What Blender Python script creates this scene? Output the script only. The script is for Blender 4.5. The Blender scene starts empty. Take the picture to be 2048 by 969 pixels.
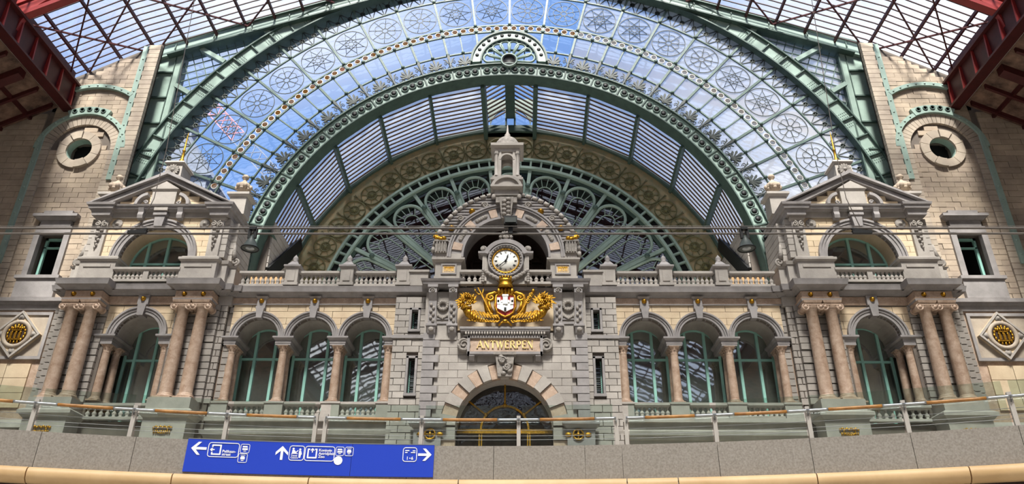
import bpy, bmesh, math, random
from mathutils import Vector, Matrix
random.seed(7)
scene = bpy.context.scene
COL = scene.collection
rad, sin, cos, pi = math.radians, math.sin, math.cos, math.pi

# ------------------------------------------------------------------ camera
# eye on the lower platform level (z = 0 is the eye), hall axis along +Y, metres
YAW, PITCH, ROLL = rad(-0.8), rad(27.39), rad(0.371)
_f = Vector((sin(YAW)*cos(PITCH), cos(YAW)*cos(PITCH), sin(PITCH)))
_r = Vector((cos(YAW), -sin(YAW), 0)); _u = _r.cross(_f)
_r2 = cos(ROLL)*_r + sin(ROLL)*_u; _u2 = -sin(ROLL)*_r + cos(ROLL)*_u
cd = bpy.data.cameras.new('camera'); cam = bpy.data.objects.new('camera', cd); COL.objects.link(cam)
cd.sensor_width = 36; cd.sensor_fit = 'HORIZONTAL'; cd.lens = 36*1539.5/2048; cd.clip_end = 500; cd.clip_start = .1
M = Matrix.Identity(4)
for i in range(3):
    M[i][0] = _r2[i]; M[i][1] = _u2[i]; M[i][2] = -_f[i]
M[0][3], M[1][3], M[2][3] = .883, 0, 0
cam.matrix_world = M
scene.camera = cam

# ------------------------------------------------------------------ sky
W = bpy.data.worlds.new('sky'); scene.world = W; W.use_nodes = True
nt = W.node_tree; nt.nodes.clear()
N = nt.nodes.new; L = nt.links.new
out = N('ShaderNodeOutputWorld'); bg = N('ShaderNodeBackground'); L(bg.outputs[0], out.inputs[0])
tc = N('ShaderNodeTexCoord'); mp = N('ShaderNodeMapping'); L(tc.outputs['Generated'], mp.inputs[0])
mp.inputs['Location'].default_value = (2.0, 8.7, 3.9); mp.inputs['Scale'].default_value = (1.0, 1.0, 1.3)
ns = N('ShaderNodeTexNoise'); ns.inputs['Scale'].default_value = 1.25; ns.inputs['Detail'].default_value = 6; ns.inputs['Roughness'].default_value = .5
L(mp.outputs[0], ns.inputs['Vector'])
cr = N('ShaderNodeValToRGB'); cr.color_ramp.elements[0].position = .43; cr.color_ramp.elements[1].position = .66
cr.color_ramp.elements[0].color = (.19, .35, .72, 1); cr.color_ramp.elements[1].color = (.95, .96, 1.0, 1)
L(ns.outputs['Fac'], cr.inputs[0]); L(cr.outputs[0], bg.inputs[0])
bg.inputs[1].default_value = .8
# ------------------------------------------------------------------ sun (from behind the viewer, high, over the glass roof)
sd = bpy.data.lights.new('sun', 'SUN'); sd.energy = 10.5; sd.angle = rad(12); sd.color = (1, .95, .87)
so = bpy.data.objects.new('sun', sd); COL.objects.link(so)
so.rotation_euler = Vector((.02, .54, -.84)).to_track_quat('-Z', 'Y').to_euler()
# ------------------------------------------------------------------ exposure
vs = scene.view_settings
vs.view_transform = 'Standard'; vs.look = 'None'; vs.gamma = 1; vs.use_curve_mapping = False
vs.exposure = 0.75
scene.cycles.transparent_max_bounces = 16
scene.cycles.max_bounces = 8
scene.cycles.use_denoising = True

# ------------------------------------------------------------------ materials
MATS = {}
def srgb(h):
    if isinstance(h, str):
        c = [int(h[i:i+2], 16)/255 for i in (0, 2, 4)]
    else: c = h
    return tuple(x/12.92 if x <= .04045 else ((x+.055)/1.055)**2.4 for x in c) + (1,)
def mat(name, col, rough=.7, metal=0, var=.0, rnd=.0, scale=1.2, bump=0.0, bscale=8, col2=None, spec=.4, veins=None):
    m = bpy.data.materials.new(name); m.use_nodes = True
    t = m.node_tree; b = t.nodes['Principled BSDF']; n = t.nodes.new; l = t.links.new
    b.inputs['Roughness'].default_value = rough; b.inputs['Metallic'].default_value = metal
    b.inputs['Specular IOR Level'].default_value = spec
    c1 = srgb(col); c2 = srgb(col2) if col2 else tuple(x*(1-var) for x in c1[:3])+(1,)
    if var or col2 or rnd:
        g = n('ShaderNodeNewGeometry'); no = n('ShaderNodeTexNoise')
        no.inputs['Scale'].default_value = scale; no.inputs['Detail'].default_value = 7; no.inputs['Roughness'].default_value = .62
        l(g.outputs['Position'], no.inputs['Vector'])
        r = n('ShaderNodeValToRGB'); r.color_ramp.elements[0].position = .33; r.color_ramp.elements[1].position = .66
        r.color_ramp.elements[0].color = c2; r.color_ramp.elements[1].color = c1
        l(no.outputs['Fac'], r.inputs[0]); src = r.outputs[0]
        if veins:
            wv = n('ShaderNodeTexVoronoi'); wv.feature = 'DISTANCE_TO_EDGE'; wv.inputs['Scale'].default_value = 2.6
            ad = n('ShaderNodeMixRGB'); ad.blend_type = 'ADD'; ad.inputs[0].default_value = .9
            l(g.outputs['Position'], ad.inputs[1]); l(no.outputs['Color'], ad.inputs[2]); l(ad.outputs[0], wv.inputs['Vector'])
            rr = n('ShaderNodeValToRGB'); rr.color_ramp.elements[0].position = .0; rr.color_ramp.elements[1].position = .05
            rr.color_ramp.elements[0].color = (.4, .4, .4, 1); rr.color_ramp.elements[1].color = (0, 0, 0, 1)
            l(wv.outputs['Distance'], rr.inputs[0])
            mx = n('ShaderNodeMixRGB'); l(rr.outputs[0], mx.inputs[0]); l(src, mx.inputs[1]); mx.inputs[2].default_value = srgb(veins); src = mx.outputs[0]
        if rnd:
            oi = n('ShaderNodeObjectInfo'); mr = n('ShaderNodeMapRange'); l(oi.outputs['Random'], mr.inputs[0])
            mr.inputs[3].default_value = 1-rnd; mr.inputs[4].default_value = 1+rnd*.6
            vm = n('ShaderNodeVectorMath'); vm.operation = 'SCALE'; l(src, vm.inputs[0]); l(mr.outputs[0], vm.inputs['Scale']); src = vm.outputs[0]
        l(src, b.inputs['Base Color'])
    else:
        b.inputs['Base Color'].default_value = c1
    if bump:
        g2 = n('ShaderNodeNewGeometry'); n2 = n('ShaderNodeTexNoise'); n2.inputs['Scale'].default_value = bscale; n2.inputs['Detail'].default_value = 6
        l(g2.outputs['Position'], n2.inputs['Vector'])
        bp = n('ShaderNodeBump'); bp.inputs['Strength'].default_value = bump; bp.inputs['Distance'].default_value = .03
        l(n2.outputs['Fac'], bp.inputs['Height']); l(bp.outputs[0], b.inputs['Normal'])
    MATS[name] = m
    return m
def glass(name, refl, tint, wavy=.25, wscale=1.2, rough=.02, gcol=(1, 1, 1, 1), veil=0, dcol=(.8, .8, .8, 1)):
    m = bpy.data.materials.new(name); m.use_nodes = True
    t = m.node_tree; t.nodes.clear(); n = t.nodes.new; l = t.links.new
    o = n('ShaderNodeOutputMaterial'); mx = n('ShaderNodeMixShader'); tr = n('ShaderNodeBsdfTransparent'); gl = n('ShaderNodeBsdfGlossy')
    tr.inputs[0].default_value = tint; gl.inputs['Roughness'].default_value = rough; gl.inputs[0].default_value = gcol
    mx.inputs[0].default_value = refl
    l(tr.outputs[0], mx.inputs[1]); l(gl.outputs[0], mx.inputs[2]); l(mx.outputs[0], o.inputs[0])
    if veil:                              # pale film: frosting on roof panes, painted reflection on screen and windows
        m2 = n('ShaderNodeMixShader'); m3 = n('ShaderNodeMixShader'); tl = n('ShaderNodeBsdfTranslucent'); tl.inputs[0].default_value = dcol; df = n('ShaderNodeBsdfDiffuse'); df.inputs[0].default_value = dcol; m2.inputs[0].default_value = veil
        l(mx.outputs[0], m2.inputs[1]); l(df.outputs[0], m3.inputs[1]); l(tl.outputs[0], m3.inputs[2]); l(m3.outputs[0], m2.inputs[2]); l(m2.outputs[0], o.inputs[0])
    if wavy:
        g = n('ShaderNodeNewGeometry'); no = n('ShaderNodeTexNoise'); no.inputs['Scale'].default_value = wscale; no.inputs['Detail'].default_value = 2
        l(g.outputs['Position'], no.inputs['Vector'])
        bp = n('ShaderNodeBump'); bp.inputs['Strength'].default_value = wavy; bp.inputs['Distance'].default_value = .1
        l(no.outputs['Fac'], bp.inputs['Height']); l(bp.outputs[0], gl.inputs['Normal'])
    MATS[name] = m
    return m
mat('grey', 'aca59d', .8, var=.28, rnd=.10, scale=.9, bump=.25, bscale=14)
mat('rustic', '9d968e', .8, var=.25, rnd=.10, scale=.9, bump=.25, bscale=14)
mat('trim', '979290', .75, var=.30, rnd=.05, scale=1.3, bump=.2, bscale=18)
mat('bluestone', '75757a', .7, var=.25, rnd=.08, scale=1.1, bump=.15, bscale=16)
mat('cream', 'd6c3a4', .8, var=.20, rnd=.09, scale=.8, bump=.15, bscale=14, col2='bfa98c')
mat('wallstone', 'b5a48f', .8, rnd=.12, scale=.5, bump=.2, bscale=14, col2='8b7d70')
mat('pink', 'b09a87', .45, rnd=.06, scale=2.6, col2='8f7561', veins='c4b09d')
mat('pinkband', 'bda48f', .5, rnd=.05, scale=1.5, col2='9c8471', veins='d0bdac')
mat('mortar', '6f665e', .95, var=.3)
mat('carved', '9b948c', .8, var=.45, scale=6, bump=.6, bscale=22)
mat('green', '93a89d', .42, var=.16, scale=1.6, rnd=.04)
mat('greendark', '4a5f57', .5, var=.3, scale=2)
mat('mullion', '5d7168', .45, var=.2)
mat('teal', '98cbbd', .4, var=.1, scale=3)
mat('tan', 'a48d68', .55, scale=2.0, col2='7f8064', var=.3)
mat('tandark', '6f6c48', .55, var=.3, scale=3)
mat('quoin', 'b4a795', .8, rnd=.1, scale=.7, bump=.2, bscale=14, col2='94877a')
mat('red', '4a1b1b', .5, var=.3, scale=2)
mat('redbright', '8c2a28', .45, var=.2)
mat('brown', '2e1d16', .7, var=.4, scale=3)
mat('black', '101112', .6)
mat('iron', '3d4440', .5, var=.2)
mat('gold', 'c8942f', .38, metal=.85, var=.55, scale=9, bump=.5, bscale=26)
mat('gilt', 'f0d48c', .4, metal=.2)
mat('white', 'e9e9e4', .5)
mat('dial', 'efeee6', .5)
mat('redshield', 'a12a20', .45)
mat('steel', '9ea1a2', .4, metal=.8)
mat('postmetal', 'c0bab2', .4, metal=.3)
mat('wood', 'b98545', .4, col2='8e6030', scale=5)
mat('wood2', 'dcb98a', .6, col2='c79a66', scale=2)
mat('lip', 'd9b98c', .55, col2='c4a274', scale=.8)
mat('granite', '98928a', .8, scale=26, col2='7d766e', rnd=.03)
mat('signblue', '2141bb', .4)
mat('signwhite', 'f2f4f6', .5)
mat('interior', '9aa09a', .9, var=.15)
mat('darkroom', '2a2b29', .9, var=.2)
mat('floor', 'c4beb4', .6, var=.1)
mat('reddark', '38191a', .55, var=.2)
mat('wire', '6d6660', .45)
mat('cablegrey', '8c8f8e', .5, metal=.2)
mat('slatbrown', '57402f', .6)
mat('slate', '6b7484', .7, var=.2)
mat('cranered', 'b5767c', .6)
mat('panel', '8a6d5c', .85, col2='4b3a33', scale=1.5, rnd=.1)
glass('screenglass', .12, (.94, .96, .98, 1), wavy=.10, wscale=.7)
glass('windowglass', .34, (.62, .70, .66, 1), wavy=.02, wscale=.9, veil=.16, dcol=(.42, .48, .45, 1))  # grey film stands in for the hall reflected in the windows
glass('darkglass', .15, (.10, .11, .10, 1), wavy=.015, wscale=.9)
glass('doorglass', .10, (.10, .10, .10, 1), wavy=.06, wscale=1.5)
glass('dustyglass', .34, (.80, .82, .84, 1), wavy=.06, wscale=.9, veil=.30)  # bright roof reflection put into the pane as whitish colour
glass('vaultglass', .06, (.85, .86, .88, 1), wavy=0, veil=.5)
glass('farglass', .06, (.88, .9, .92, 1), wavy=0, veil=.35)
glass('amberpale', .15, (.9, .74, .56, 1), wavy=0, veil=.15)  # amber paled as if washed out by the same reflection
glass('roofglass', .10, (.93, .95, .97, 1), wavy=0)
glass('railglass', .10, (.86, .93, .90, 1), wavy=.05)
glass('amber', .10, (.92, .47, .12, 1), wavy=0)

# ------------------------------------------------------------------ mesh helpers
class MB:
    def __init__(s, sx=1): s.v = []; s.f = []; s.sm = []; s.sx = sx
    def add(s, vs, fs, smooth=False):
        b = len(s.v); s.v += [(x*s.sx, y, z) for x, y, z in vs]
        for f in fs: s.f.append([b+i for i in f]); s.sm.append(smooth)
        return s
    def box(s, x0, x1, y0, y1, z0, z1): return s.frust(x0, x1, y0, y1, z0, z1, 0, 0)
    def frust(s, x0, x1, y0, y1, z0, z1, p0, p1, back=0):
        vs = [(x0-p0, y0-p0, z0), (x1+p0, y0-p0, z0), (x1+p0, y1+p0*back, z0), (x0-p0, y1+p0*back, z0),
              (x0-p1, y0-p1, z1), (x1+p1, y0-p1, z1), (x1+p1, y1+p1*back, z1), (x0-p1, y1+p1*back, z1)]
        return s.add(vs, [(0, 3, 2, 1), (4, 5, 6, 7), (0, 1, 5, 4), (1, 2, 6, 5), (2, 3, 7, 6), (3, 0, 4, 7)])
    def stack(s, x0, x1, y0, y1, layers, back=0):
        for a, b, p0, p1 in layers: s.frust(x0, x1, y0, y1, a, b, p0, p1, back)
        return s
    def prism(s, poly, y0, y1):
        n = len(poly); vs = [(x, y0, z) for x, z in poly] + [(x, y1, z) for x, z in poly]
        return s.add(vs, [list(range(n)), list(range(2*n-1, n-1, -1))] + [(i, i+n, (i+1) % n+n, (i+1) % n) for i in range(n)])
    def prism_yz(s, poly, x0, x1):
        n = len(poly); vs = [(x0, y, z) for y, z in poly] + [(x1, y, z) for y, z in poly]
        return s.add(vs, [list(range(n)), list(range(2*n-1, n-1, -1))] + [(i, i+n, (i+1) % n+n, (i+1) % n) for i in range(n)])
    def prism_xy(s, poly, z0, z1):
        n = len(poly); vs = [(x, y, z0) for x, y in poly] + [(x, y, z1) for x, y in poly]
        return s.add(vs, [list(range(n)), list(range(2*n-1, n-1, -1))] + [(i, i+n, (i+1) % n+n, (i+1) % n) for i in range(n)])
    def ring(s, cx, cz, r0, r1, a0, a1, y0, y1, n=24, smooth=False):
        vs = []; fs = []
        for i in range(n+1):
            a = rad(a0+(a1-a0)*i/n)
            for r, y in ((r0, y0), (r1, y0), (r1, y1), (r0, y1)): vs.append((cx+r*sin(a), y, cz+r*cos(a)))
        for i in range(n):
            for j in range(4): fs.append((4*i+j, 4*i+(j+1) % 4, 4*i+4+(j+1) % 4, 4*i+4+j))
        fs += [(0, 3, 2, 1), (4*n, 4*n+1, 4*n+2, 4*n+3)]
        return s.add(vs, fs, smooth)
    def bar(s, p, q, w, y0, y1):            # straight flat bar in an XZ plane
        dx, dz = q[0]-p[0], q[1]-p[1]; l = math.hypot(dx, dz) or 1; nx, nz = -dz/l*w/2, dx/l*w/2
        return s.prism([(p[0]+nx, p[1]+nz), (q[0]+nx, q[1]+nz), (q[0]-nx, q[1]-nz), (p[0]-nx, p[1]-nz)], y0, y1)
    def beam(s, p, q, w, h):                # square bar between two 3D points
        p, q = Vector(p), Vector(q); d = (q-p).normalized(); up = Vector((0, 0, 1)) if abs(d.z) < .95 else Vector((0, 1, 0))
        a = d.cross(up).normalized()*w/2; b = a.cross(d).normalized()*h/2
        vs = [tuple(c+k) for c in (p, q) for k in (a+b, -a+b, -a-b, a-b)]
        return s.add(vs, [(0, 1, 2, 3), (7, 6, 5, 4)] + [(i, i+4, (i+1) % 4+4, (i+1) % 4) for i in range(4)])
    def lathe(s, cx, cy, z0, prof, n=14, smooth=True):
        vs = []; fs = []; k = len(prof)
        for i in range(n):
            a = 2*pi*i/n
            for r, z in prof: vs.append((cx+r*cos(a), cy+r*sin(a), z0+z))
        for i in range(n):
            for j in range(k-1): fs.append((i*k+j, ((i+1) % n)*k+j, ((i+1) % n)*k+j+1, i*k+j+1))
        s.add(vs, fs, smooth)
        return s.add([vs[i*k] for i in range(n)], [list(range(n))]).add([vs[i*k+k-1] for i in range(n)], [list(range(n))])
    def lathey(s, cx, y0, cz, prof, n=16, smooth=True):
        vs = []; fs = []; k = len(prof)
        for i in range(n):
            a = 2*pi*i/n
            for r, y in prof: vs.append((cx+r*cos(a), y0+y, cz+r*sin(a)))
        for i in range(n):
            for j in range(k-1): fs.append((i*k+j, ((i+1) % n)*k+j, ((i+1) % n)*k+j+1, i*k+j+1))
        s.add(vs, fs, smooth)
        if prof[0][0] > 0: s.add([vs[i*k] for i in range(n)], [list(range(n))])
        if prof[-1][0] > 0: s.add([vs[i*k+k-1] for i in range(n)], [list(range(n))])
        return s
    def tube(s, pts, r, n=5, closed=False, smooth=True):
        pts = [Vector(p) for p in pts]; m = len(pts); vs = []; fs = []
        rr = r if isinstance(r, (list, tuple)) else [r]*m
        for i, p in enumerate(pts):
            if closed: d = pts[(i+1) % m]-pts[i-1]
            else: d = pts[min(i+1, m-1)]-pts[max(i-1, 0)]
            if d.length < 1e-6: d = Vector((1, 0, 0))
            d.normalize(); up = Vector((0, 1, 0)) if abs(d.y) < .9 else Vector((0, 0, 1))
            a = d.cross(up).normalized(); b = a.cross(d)
            for k in range(n):
                t = 2*pi*k/n+pi/n; vs.append(tuple(p+(a*cos(t)+b*sin(t))*rr[i]))
        for i in range(m if closed else m-1):
            j = (i+1) % m
            for k in range(n): fs.append((i*n+k, i*n+(k+1) % n, j*n+(k+1) % n, j*n+k))
        if not closed: fs += [list(range(n)), list(range(m*n-1, (m-1)*n-1, -1))]
        return s.add(vs, fs, smooth)
    def ell(s, cx, cy, cz, rx, ry, rz, nu=10, nv=6):
        vs = [(cx, cy, cz-rz)]; fs = []
        for j in range(1, nv):
            t = -pi/2+pi*j/nv
            for i in range(nu):
                a = 2*pi*i/nu; vs.append((cx+rx*cos(t)*cos(a), cy+ry*cos(t)*sin(a), cz+rz*sin(t)))
        vs.append((cx, cy, cz+rz)); e = len(vs)-1
        for i in range(nu):
            fs.append((0, 1+(i+1) % nu, 1+i)); b = 1+(nv-2)*nu; fs.append((e, b+i, b+(i+1) % nu))
            for j in range(nv-2):
                o = 1+j*nu; fs.append((o+i, o+(i+1) % nu, o+nu+(i+1) % nu, o+nu+i))
        return s.add(vs, fs, True)
    def leaf(s, pts, w, y0, y1):            # pointed flat blade along a 2D path (x, z), widths w
        n = len(pts); le = []; ri = []
        for i, (x, z) in enumerate(pts):
            a = pts[max(i-1, 0)]; b = pts[min(i+1, n-1)]; dx, dz = b[0]-a[0], b[1]-a[1]; l = math.hypot(dx, dz) or 1
            k = w[i]/2; le.append((x-dz/l*k, z+dx/l*k)); ri.append((x+dz/l*k, z-dx/l*k))
        for i in range(n-1): s.prism([le[i], le[i+1], ri[i+1], ri[i]], y0, y1)
        return s
    def mesh(s, name, m, org=(0, 0, 0)):
        me = bpy.data.meshes.new(name)
        ox, oy, oz = org
        me.from_pydata([(x-ox, y-oy, z-oz) for x, y, z in s.v], [], s.f)
        me.polygons.foreach_set('use_smooth', s.sm)
        bm = bmesh.new(); bm.from_mesh(me); bmesh.ops.recalc_face_normals(bm, faces=bm.faces); bm.to_mesh(me); bm.free()
        me.materials.append(MATS[m]); me.update()
        return me

WL = {}
def tag(o, label=None, cat=None, group=None, kind=None):
    if label: o['label'] = label
    if cat: o['category'] = cat
    if group: o['group'] = group
    if kind: o['kind'] = kind
    return o
def thing(name, label, cat, loc=(0, 0, 0), group=None, kind=None):
    o = bpy.data.objects.new(name, None); COL.objects.link(o); o.location = loc; WL[o] = Vector(loc); o.empty_display_size = .2
    return tag(o, label, cat, group, kind)
def link(name, me, parent=None, loc=(0, 0, 0), rot=None, scale=None):
    o = bpy.data.objects.new(name, me); COL.objects.link(o); loc = Vector(loc); WL[o] = loc
    if parent: o.parent = parent; o.location = loc-WL[parent]
    else: o.location = loc
    if rot: o.rotation_euler = rot
    if scale: o.scale = scale
    return o
def put(name, mb, m, parent=None, at=None):
    """vertices are in world metres; the origin is the parent's origin, or `at`"""
    org = Vector(at) if at is not None else (WL[parent] if parent else Vector((0, 0, 0)))
    return link(name, mb.mesh(name, m, org), parent, org)
_cube = {}
def cube(m):
    if m not in _cube:
        _cube[m] = MB().box(-.5, .5, -.5, .5, -.5, .5).mesh('stone_block', m)
    return _cube[m]
def blk(parent, m, x0, x1, y0, y1, z0, z1, s=1, name='stone_block'):
    return link(name, cube(m), parent, (s*(x0+x1)/2, (y0+y1)/2, (z0+z1)/2), None, (x1-x0, y1-y0, z1-z0))
def chord(R, d): return math.sqrt(max(0, R*R-d*d))
def ashlar(parent, s, x0, x1, z0, z1, y, course, bw, m, holes=(), depth=.09, gap=.022, top=None, lim=300, left=None):
    """courses of stones laid in front of a wall face at y; holes: ('a',cx,cz,R) arch, ('c',cx,cz,R) circle, ('r',x0,x1,z0,z1)"""
    n = max(1, round((z1-z0)/course)); ch = (z1-z0)/n; done = []
    for k in range(n):
        a, b = z0+k*ch+gap/2, z0+(k+1)*ch-gap/2
        iv = [(x0, x0, x1, x1)]
        for h in holes:
            if h[0] == 'r':
                if min(b, h[4])-max(a, h[3]) < .3*(b-a): continue
                cb = [(h[1], h[1], h[2], h[2])]
            else:
                _, cx, cz, R = h
                if h[0] == 'a': q0 = R if a < cz else chord(R, a-cz); q1 = R if b < cz else chord(R, b-cz)
                else: q0, q1 = chord(R, a-cz), chord(R, b-cz)
                if max(q0, q1) < .05: continue
                cb = [(cx-q0, cx-q1, cx+q0, cx+q1)]
            new = []
            for i in iv:
                l0, l1, r0, r1 = i; c0, c1, d0, d1 = cb[0]
                if d0 <= l0 and d1 <= l1 or c0 >= r0 and c1 >= r1: new.append(i); continue
                if max(c0, c1) > min(l0, l1)+.02: new.append((l0, l1, min(c0, r0), min(c1, r1)))
                if min(d0, d1) < max(r0, r1)-.02: new.append((max(d0, l0), max(d1, l1), r0, r1))
            iv = new
        off = (k % 2)*bw/2
        for l0, l1, r0, r1 in iv:
            lo, hi = max(l0, l1), min(r0, r1)
            cuts = []
            j = math.floor((lo-off)/bw)+1
            while off+j*bw < hi-.15:
                if off+j*bw > lo+.15: cuts.append(off+j*bw)
                j += 1
            e0 = [l0]+cuts; e1 = [l1]+cuts; g0 = cuts+[r0]; g1 = cuts+[r1]
            for p0, p1, q0, q1 in zip(e0, e1, g0, g1):
                p0 += gap/2; p1 += gap/2; q0 -= gap/2; q1 -= gap/2
                if q0-p0 < .04 and q1-p1 < .04: continue
                if top and min(top(p1), top(q1)) < b: continue
                done.append((p0, p1, q0, q1, a, b))
    rest = MB(s)
    for i, (p0, p1, q0, q1, a, b) in enumerate(done):
        d = depth*(1+random.uniform(-.18, .18))
        if i >= lim:
            rest.prism([(p0, a), (q0, a), (q1, b), (p1, b)], y-d, y+.02)
        elif abs(p0-p1) < .01 and abs(q0-q1) < .01: blk(parent, m, p0, q0, y-d, y+.02, a, b, s)
        else:
            if q1-p1 < .01: q1 = p1+.01
            if q0-p0 < .01: q0 = p0+.01
            c = (s*(p0+q0)/2, y, (a+b)/2)
            put('stone_block', MB(s).prism([(p0, a), (q0, a), (q1, b), (p1, b)], y-d, y+.02), m, parent, c)
    if rest.v:
        o = put('small_blocks', rest, m, parent); o['kind'] = 'stuff'
def arch_wall(mb, x0, x1, z0, z1, y0, y1, arches, n=16):
    """wall slab between x0..x1, z0..z1 with arched openings (cx, cz, R) open down to z0"""
    xs = x0
    for cx, cz, R in sorted(arches):
        if cx-R > xs: mb.box(xs, cx-R, y0, y1, z0, z1)
        for i in range(n):
            a, b = -90+180*i/n, -90+180*(i+1)/n
            xa, xb = cx+R*sin(rad(a)), cx+R*sin(rad(b))
            mb.prism([(xa, cz+R*cos(rad(a))), (xb, cz+R*cos(rad(b))), (xb, z1), (xa, z1)], y0, y1)
        xs = cx+R
    if x1 > xs: mb.box(xs, x1, y0, y1, z0, z1)
    return mb
def spiral(cx, cz, r, turns, a0, d=1, n=22):
    return [(cx+r*(1-.85*i/n)*cos(a0+d*turns*2*pi*i/n), cz+r*(1-.85*i/n)*sin(a0+d*turns*2*pi*i/n)) for i in range(n+1)]
def text_mesh(body, size, m, name='lettering', ext=.004):
    c = bpy.data.curves.new(name, 'FONT'); c.body = body; c.size = size; c.extrude = ext; c.align_x = 'LEFT'; c.resolution_u = 3; c.offset = size*.018
    o = bpy.data.objects.new('tmp', c); COL.objects.link(o)
    dg = bpy.context.evaluated_depsgraph_get(); me = bpy.data.meshes.new_from_object(o.evaluated_get(dg))
    bpy.data.objects.remove(o); bpy.data.curves.remove(c)
    me.materials.clear(); me.materials.append(MATS[m]); me.name = name
    return me

# ================================================================== THE SETTING
CZ = 19.42                      # height of the common centre of the great arches
YS = 43.0                       # plane of the glazed end screen
PA = 180/26                     # angular width of one screen panel
PROF = [(0, 47.3), (11.2, 43.0), (18.4, 40.3), (25, 37.6), (30.4, 34.5)]
def zroof(x):
    x = abs(x)
    for (a, za), (b, zb) in zip(PROF, PROF[1:]):
        if x <= b: return za+(zb-za)*(x-a)/(b-a)
    return 34.5-(x-30.4)*.57
def pt(R, a, cx=0, cz=CZ): return (cx+R*sin(rad(a)), cz+R*cos(rad(a)))

fl = put('floor', MB().box(-38, 38, 16.2, 48, 2.2, 2.7), 'floor'); tag(fl, 'pale stone concourse floor in front of the station facade', 'floor', kind='structure')
fl = put('floor', MB().box(-38, 38, -100, 30, -2.0, -1.6), 'floor'); tag(fl, 'lower platform floor under the concourse parapet', 'floor', kind='structure')
for s in (-1, 1):
    w = put('wall_left' if s < 0 else 'wall_right', MB(s).box(37.5, 38.3, -100, 45, -1.6, 31), 'wallstone')
    tag(w, 'long plain stone side wall of the train hall', 'wall', 'side walls of the hall', 'structure')
w = put('wall_back', MB().prism([(-38, -1.6), (38, -1.6), (38, 27.5), (30.4, 34.4), (25, 37.5), (0, 47.2), (-25, 37.5), (-30.4, 34.4), (-38, 27.5)], -100.6, -100), 'wallstone'); tag(w, 'stone end wall of the hall opposite the facade', 'wall', kind='structure')  # unseen, added to keep open sky out of the door reflection

# ------------------------------------------------------------------ glazed shed roof
roof = thing('ceiling', 'glazed train shed roof with dark red steel rafters and thin slats', 'roof', (0, 0, 34), kind='structure')
SY = .53
def strip(y0, y1, up, th):
    mb = MB()
    for (a, za), (b, zb) in zip(PROF, PROF[1:]):
        mb.add([(a, y0, za+up), (b, y0, zb+up), (b, y1, zb+up), (a, y1, za+up), (a, y0, za+up-th), (b, y0, zb+up-th), (b, y1, zb+up-th), (a, y1, za+up-th)],
               [(0, 1, 2, 3), (7, 6, 5, 4), (0, 4, 5, 1), (3, 2, 6, 7)])
    return mb
def flat(y0, y1, up):
    mb = MB()
    for (a, za), (b, zb) in zip(PROF, PROF[1:]): mb.add([(a, y0, za+up), (b, y0, zb+up), (b, y1, zb+up+.0), (a, y1, za+up)], [(0, 1, 2, 3)])
    return mb
pane_me = flat(0, SY, 0).mesh('roof_pane', 'roofglass'); slat_me = strip(-.035, .035, .02, .06).mesh('slat', 'reddark')
nst = 29
for i in range(nst):
    y = 42.7-SY*(i+1)
    for s in (1, -1):
        link('roof_pane', pane_me, roof, (0, y, 0), scale=(s, 1, 1)); link('slat', slat_me, roof, (0, y, 0), scale=(s, 1, 1))
gl, sl = MB(), MB()
for s in (1, -1):
    g1, s1 = MB(s), MB(s)
    y = 42.7-SY*nst
    while y > -99:                      # farther bays: broad louvres
        st = SY if y > 14 else 1.9
        y -= st; hw = .035 if st == SY else .38
        f = flat(y, y+st, 0); g1.add(f.v, f.f); f = strip(y-hw, y+hw, .03, .10); s1.add(f.v, f.f)
    gl.add(g1.v, g1.f); sl.add(s1.v, s1.f)
put('far_panes', gl, 'farglass', roof)['kind'] = 'stuff'; put('far_slats', sl, 'reddark', roof)['kind'] = 'stuff'
for s in (1, -1):
    for k in range(15):
        x = 1.25+2*k
        put('rafter', MB(s).box(x-.07, x+.07, -100, 42.9, zroof(x)-.24, zroof(x)-.02), 'red', roof)
    # wind braces just under the rafters
    for (x0, y0), (x1, y1) in [((30.2, 36.2), (25.2, 42.3)), ((29.9, 41.0), (26.6, 36.0)), ((29.8, 42.4), (24.6, 37.0)), ((25.2, 42.3), (19.0, 36.5)), ((19, 42.3), (25, 36.5)), ((19, 42.3), (13, 36.5)), ((13, 42.3), (19, 36.5))]:
        put('wind_brace', MB(s).beam((x0, y0, zroof(x0)-.42), (x1, y1, zroof(x1)-.42), .1, .1), 'red', roof)
    # edge of the glass along the gable
    e = MB(s)
    for (a, za), (b, zb) in zip(PROF, PROF[1:]): e.beam((a, 42.75, za-.1), (b, 42.75, zb-.1), .16, .3)
    put('edge_bar', e, 'red', roof)
for j, y in enumerate([34.9-11*i for i in range(13)]):
    for s in (1, -1):
        a = MB(s)
        for (p, q) in zip(PROF, PROF[1:]):
            for d, h in ((.3, .25), (1.5, .3)): a.beam((p[0], y, p[1]-d), (q[0], y, q[1]-d), .5, h)
            for k in range(5):
                u = k/5; v = (k+1)/5
                x0 = p[0]+(q[0]-p[0])*u; x1 = p[0]+(q[0]-p[0])*v
                a.beam((x0, y, zroof(x0)-.4), (x1, y, zroof(x1)-1.4), .12, .12)
        # curved gusset down to the long girder
        gp = [(30.3, 34.4), (25.8, 36.6)]+[(25.8+3.6*sin(t), 35.6-3.2*(1-cos(t))-.0) for t in [i*pi/16 for i in range(1, 9)]]+[(30.3, 32.0)]
        a.prism(gp, y-.15, y+.15)
        put('arch_rib', a, 'redbright' if j == 0 else 'red', roof)
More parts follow.
